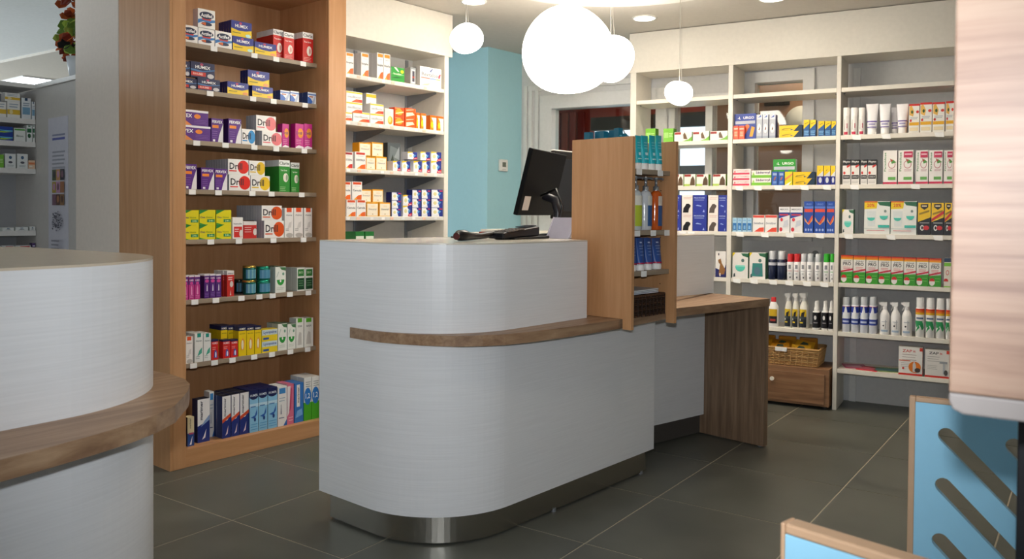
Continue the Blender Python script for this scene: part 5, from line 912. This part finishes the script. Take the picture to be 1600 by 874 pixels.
for k in range(6):
    x = -.15+(k % 3)*.13+random.uniform(-.006, .006); y = -.05+(k//3)*.075; b = MB(); W2, H2 = .058, .042; n = 8; vs = []
    for j in range(n+1):
        for i in range(n+1):
            u, v = i/n*2-1, j/n*2-1; th_ = .011*(1-u**4)*(1-v**4)+.0008; vs.append((u*W2, v*H2, th_+.002*math.sin(5*u+k)*math.cos(4*v)))
    m_ = len(vs); vs2 = vs+[(x_, y_, -z_) for x_, y_, z_ in vs]; f = [(j*(n+1)+i, j*(n+1)+i+1, (j+1)*(n+1)+i+1, (j+1)*(n+1)+i) for j in range(n) for i in range(n)]
    b.add(vs2, f+[tuple(m_+q for q in reversed(a)) for a in f], M(['d89a1e', 'c8861a', 'e0a82a'][k % 3], .3, spec=.5), True)
    pt = [(-.03, -.012, .0155), (-.005, -.022, .0155), (.03, -.008, .0155), (.02, .015, .0155), (-.01, .02, .0155)]; b.add(pt, [(0, 1, 2, 3, 4)], M('3a4a3c', .5))
    o_ = b.build('sachet', None, FB.w(BASK[0]+x, BASK[1]+y, .335+.012*(k//3)+random.uniform(0, .008)), FB.rz()); o_.rotation_euler = (random.uniform(.5, .8), random.uniform(-.12, .12), FB.rz()+random.uniform(-.15, .15)); tag(o_, 'amber yellow sachet in the tan wicker basket', 'sachet', 'sachets in the basket')
for k in range(3):
    b = MB(); b.box(-.055, .055, -.012, .012, -.04, .04, M(['b87a1a', 'c88a22'][k % 2], .35)); o_ = b.build('sachet', None, FB.w(BASK[0]-.13+k*.13, BASK[1]+.085, .36), FB.rz(), bevel=.006); o_.rotation_euler = (.1, 0, FB.rz()+.1*(k % 3-1)); tag(o_, 'amber sachet standing upright in the tan wicker basket', 'sachet', 'upright sachets in the basket')
tg = MB().box(-.035, .035, -.004, .0, -.012, .012, TAG).build('tag_card', None, FB.w(-.31, -.011, .345), FB.rz()); tag(tg, 'white price card clipped on the tan wicker basket rim', 'price card')
# ================================================================ till equipment on the counter
MO = empty('monitor', (1.15, 1.099, 1.0714), 0, 'black monitor turned away and leaning on the counter', 'monitor')
hw = math.radians(-12.5); wv = Vector((math.sin(hw), math.cos(hw), 0)); uv = Vector((.073, .016, .299)).normalized(); nv = wv.cross(uv).normalized()
BLv = Vector((0, 0, .097)); Wm, Hm = .469, .308
sb = MB(); tk = .022
def mp(a, b_, c): return BLv+wv*a+uv*b_+nv*c
def mbox(mb, a0, a1, b0, b1, c0, c1, m):
    vs = [mp(a, b_, c) for c in (c0, c1) for b_ in (b0, b1) for a in (a0, a1)]; mb.add(vs, [(0, 2, 3, 1), (4, 5, 7, 6), (0, 1, 5, 4), (2, 6, 7, 3), (0, 4, 6, 2), (1, 3, 7, 5)], m); return mb
sgn = 1 if nv.x < 0 else -1
mbox(sb, 0, Wm, 0, Hm, min(0, sgn*tk), max(0, sgn*tk), M('08080a', .6, spec=.12)).build('housing', MO, bevel=.004)
mbox(MB(), .015, Wm-.015, .02, Hm-.015, sgn*tk-.0003, sgn*tk+.0006, M('14181e', .1)).build('screen', MO)
mbox(MB(), .04, .115, .025, .09, min(-sgn*.001, 0), max(-sgn*.001, 0), M('d8d4d0', .5)).build('sticker', MO)
b = MB(); b2 = mp(Wm/2, .1, -sgn*.02); b.tube([b2, b2+Vector((.06, 0, -.02)), b2+Vector((.075, .0, -.08)), Vector((b2.x+.06, b2.y, .012))], [.02, .022, .02, .02], M('202026', .3), 12); b.build('neck', MO)
MB().lathe([(.10, 0), (.10, .008), (.06, .014)], M('202026', .3), 28, (b2.x+.06, b2.y)).build('foot', MO)
# handset terminal with stylus rest, drawn flat on the counter
def cpt(x, y, z=1.0714): return FC.w(x, y, z)
KB = empty('card_terminal', cpt(-.27, .34), FC.rz()+.1, 'black card terminal lying in its cradle on the counter', 'card terminal')
def wedge(mb, y0, y1, x0, x1, z0a, z1a, z0b, z1b, m): return mb.add([(x0, y0, z0a), (x1, y0, z0a), (x1, y1, z0b), (x0, y1, z0b), (x0, y0, z1a), (x1, y0, z1a), (x1, y1, z1b), (x0, y1, z1b)], [(3, 2, 1, 0), (4, 5, 6, 7), (0, 1, 5, 4), (1, 2, 6, 5), (2, 3, 7, 6), (3, 0, 4, 7)], m)
wedge(MB(), -.16, .10, -.04, .04, .004, .028, .012, .052, M('16161a', .35)).build('body', KB, bevel=.006)
kb = MB(); [kb.box(-.028+.019*i, -.014+.019*i, -.13+.024*j, -.114+.024*j, .031+.0022*j, .036+.0022*j, M('8a8078', .3, .4)) for i in range(4) for j in range(5)]; kb.build('keypad', KB)
wedge(MB(), -.1, .16, -.052, .052, 0, .006, 0, .012, M('0e0e10', .3)).build('cradle', KB, bevel=.003)
wedge(MB(), .02, .09, -.03, .03, .048, .051, .055, .057, M('2c2f38', .15)).build('display', KB)
SC = empty('barcode_scanner', cpt(-.22, -.02), FC.rz()+.25, 'black handheld barcode scanner lying at the counter edge', 'scanner')
b = MB(); b.tube([(0, -.075, .02), (0, -.06, .022), (0, -.02, .022), (0, .02, .018), (0, .10, .016), (0, .16, .02), (0, .2, .024)], [.008, .02, .021, .016, .012, .013, .01], M('121214', .3), 14); b.build('body', SC)
MB().tube([(0, .2, .024), (-.03, .21, .008), (-.1, .2, .006), (-.2, .22, .006)], .004, BLK, 8).build('cable', SC)
MB().tube([(0, -.079, .02), (0, -.076, .02)], .014, M('4a1a1a', .15), 12).build('window', SC)
# clear card holder and small clutter
CH = empty('clear_card_holder', cpt(-.2, .575), FC.rz(), 'clear plastic card holder leaning beside the monitor', 'card holder')
PL_ = M('b9b6c4', .12, 0, .7)
b = MB(); b.add([(-.06, -.06, .002), (.06, -.06, .002), (.06, -.01, .09), (-.06, -.01, .09), (-.06, -.057, 0), (.06, -.057, 0), (.06, -.007, .088), (-.06, -.007, .088)], [(0, 1, 2, 3), (7, 6, 5, 4), (0, 3, 7, 4), (1, 5, 6, 2), (3, 2, 6, 7)], M('aeaab8', .1, spec=.8)); b.build('front_plate', CH)
BX('base_plate', CH, -.06, .06, -.06, .05, 0, .003, PL_); BX('card', CH, -.045, .045, -.012, -.01, .004, .07, M('d8cfc0', .4)).rotation_euler = (-.3, 0, 0)
for i, x in enumerate((-.061, .06)): MB().tube([(x, -.058, .004), (x, -.008, .09)], .004, PL_, 8).build('edge_rod', CH)
b = MB(); b.tube([b2+Vector((.0, -.03, 0)), b2+Vector((.10, -.06, .03)), b2+Vector((.13, -.05, -.05)), Vector((b2.x+.10, b2.y-.04, .006))], .006, BLK, 8); b.build('cable', MO)
PP = empty('paper_pile', cpt(-.52, .5), FC.rz(), 'small pile of papers and red folder under the monitor', 'papers')
for k, c in enumerate(('c8c2b4', 'a04a3a', 'd8d4c8')): BX('sheet', PP, -.08+.01*k, .06, -.06, .09-.01*k, k*.012, k*.012+.011, M(c, .5), .001)
M2 = empty('monitor', FC.w(-.87, 1.48, 1.0714), FC.rz(), 'second black monitor standing behind the beech display unit', 'monitor')
BX('housing', M2, .1, .125, -.3, .25, .08, .44, BLK, .004); BX('top_strip', M2, .1, .125, -.3, .25, .4405, .446, M('d0cdc6', .4)); BX('neck', M2, .08, .1, -.05, .05, .01, .2, BLK); BX('foot', M2, .0, .2, -.12, .12, 0, .012, BLK, .003)
BX('rear_rib', M2, .1255, .128, -.28, .23, .12, .4, M('1c2026', .4))
BK = fe('service_counter', FC, 'white back counter carrying the second monitor behind the main counter', 'counter'); BX('body', BK, -1.25, -.67, 1.0, 1.95, 0, 1.05, LAM); BX('counter_top', BK, -1.27, -.66, .98, 1.97, 1.0502, 1.0712, M('cfc8ba', .3))
# ================================================================ far left shelves, poster and flowers
def FR_(k): return (FL, 'x', -1.722, ZF[k])
far = 'on the far shelves beyond the front-left counter'
R = FR_(0); A = 'white and yellow carton '+far
for a, b in ((-10, 10), (11, 31.6)): z1 = put(R, 'yfl', a, b, 157.8, .06, 1, 1, A)
put(R, 'yfl', 7.5, 31.6, 144.2, .06, 1, 1, A, zb=z1)
for a, b, yt in ((33.4, 48.4, 152.4), (49.4, 61.5, 158.6)): put(R, 'bfl', a, b, yt, .05, 1, 1, 'white and pale blue carton '+far)
R = FR_(1)
put(R, 'bgfl', -14, 20.4, 196.2, .05, 1, 2, 'flat blue and green carton '+far); put(R, 'wgfl', 21.6, 40.2, 199.6, .05, 1, 1, 'white carton with green band '+far)
for a, b in ((41.2, 50.2), (50.6, 59)): put(R, 'wdfl', a, b, 195.6, .05, 1, 1, 'narrow white carton with dark green marks '+far)
R = FR_(2)
for a, b in ((7.6, 24.8), (26.4, 43.6)): put(R, 'wcfl', a, b, 240, .05, 1, 1, 'square white carton with grey marks '+far)
put(R, 'grc', -8, 6, 241, .05, 1, 1, 'green carton '+far); put(R, 'orfl', 44.2, 63, 250.4, .05, 1, 1, 'flat orange carton '+far)
R = FR_(3)
for k, (a, b) in enumerate(((4, 22), (24, 44), (46, 61))): put(R, 'wcfl', a, b, 356-k*.8, .12, 1, 1, 'flat grey pack lying '+far)
R = FR_(4)
for a, b, kk, lb in ((3, 22, 'refl', 'white and red carton '), (24, 48, 'refl', 'white and red carton '), (50, 62, 'pufl', 'dark violet carton ')): put(R, kk, a, b, 384-(4 if kk == 'pufl' else 0), .04, 1, 1, lb+far)
# poster on the end panel
PO_ = fe('poster', FL, 'tall pale poster with small photos and a word cloud on the end panel', 'poster')
px0, px1, pz0, pz1 = -1.535, -1.265, .70, 1.70
b = MB().box(px0, px1, .0675, .0695, pz0, pz1, M('c9c8d2', .5)); pops = [r(.22, .872, .86, .885, '5a62a8'), r(.22, .895, .86, .905, '8a8ea8'), *lines(.22, .86, .80, 5, .022, '9a9ca8', .009)]
cols = ['4a5a3a', '8a6a4a', 'c09060', 'b09a3a', '3a3a44', 'b88aa8', '7a5a6a', 'a07050', '5a4038']
for i in range(3):
    for j in range(3): u = .22+.22*i; v = .645-.07*j; pops += [r(u, v, u+.2, v+.062, cols[(i*2+j*3) % 9]), e(u+.1, v+.034, .06, .02, cols[(i+j+4) % 9])]
random.seed(3)
for k in range(60):
    a, rr = random.random()*6.28, math.sqrt(random.random()); u, v = .54+.24*rr*math.cos(a), .41+.055*rr*math.sin(a); pops.append(r(u-.035*random.random()-.01, v, u+.03, v+.007, ['5a5a68', '7a7a88', '4a4a5a'][k % 3]))
pops += lines(.35, .75, .30, 4, .022, '8a8a96', .009)
front_ops(b, pops, px1-px0, pz1-pz0, .0672, px0, pz0); b.build('printed_sheet', PO_)
# flowers in a white pot
FP = empty('flower_pot', FL.w(-1.205, .09, 1.9102), 0, 'orange and green flower arrangement in a white pot on the end panel', 'plant')
MB().lathe([(.03, 0), (.036, .003), (.052, .105), (.047, .105), (.03, .01)], M('d4dae0', .35), 24).build('pot', FP)
GR = [M('5a7a2c', .6), M('9ab04a', .6), M('35501e', .6)]; OR = [M('a04a1e', .6), M('7a2c1a', .6), M('c0602a', .6)]
MB().tube([(0, 0, .05), (.01, 0, .3), (.0, 0, .62)], [.006, .005, .002], GR[2], 6).build('stem', FP)
random.seed(11)
def petal_flower(c, R_, mats, n, name):
    b = MB()
    for k in range(n):
        a = 6.28*k/n+random.random()*.4; el = random.uniform(-.3, .9); d_ = Vector((math.cos(a)*math.cos(el), math.sin(a)*math.cos(el), math.sin(el))); s_ = d_.orthogonal().normalized(); u_ = d_.cross(s_)
        pts = [Vector(c)+d_*R_*q+s_*R_*w2+u_*R_*.12*math.sin(q*3) for q, w2 in ((0, 0), (.4, .28), (.8, .34), (1, 0), (.8, -.34), (.4, -.28))]; top = [q+u_*.002 for q in pts]
        b.add(pts, [(0, 1, 2, 3, 4, 5)], mats[k % len(mats)]); b.add(top, [(5, 4, 3, 2, 1, 0)], mats[k % len(mats)]); b.add(pts+top, [(i, (i+1) % 6, (i+1) % 6+6, i+6) for i in range(6)], mats[k % len(mats)])
    b.build(name, FP)
for c, R_ in (((-.05, -.02, .15), .075), ((.03, -.04, .18), .07), ((-.06, 0, .10), .05), ((0, -.03, .40), .08), ((-.01, -.02, .32), .06), ((.05, .03, .36), .06)): petal_flower(c, R_, OR, 9, 'blossom')
for c, R_ in (((-.02, -.01, .22), .10), ((.02, 0, .28), .08), ((0, 0, .54), .08), ((.02, 0, .47), .06), ((.04, -.02, .12), .07)): petal_flower(c, R_, GR[:2], 8, 'leaf_tuft')
petal_flower((.02, -.05, .15), .06, [M('15120e', .7)], 9, 'dark_blossom')
MB().tube([(0, 0, .40), (-.06, -.02, .45), (-.11, -.03, .43)], [.004, .003, .001], GR[2], 5).build('twig', FP)
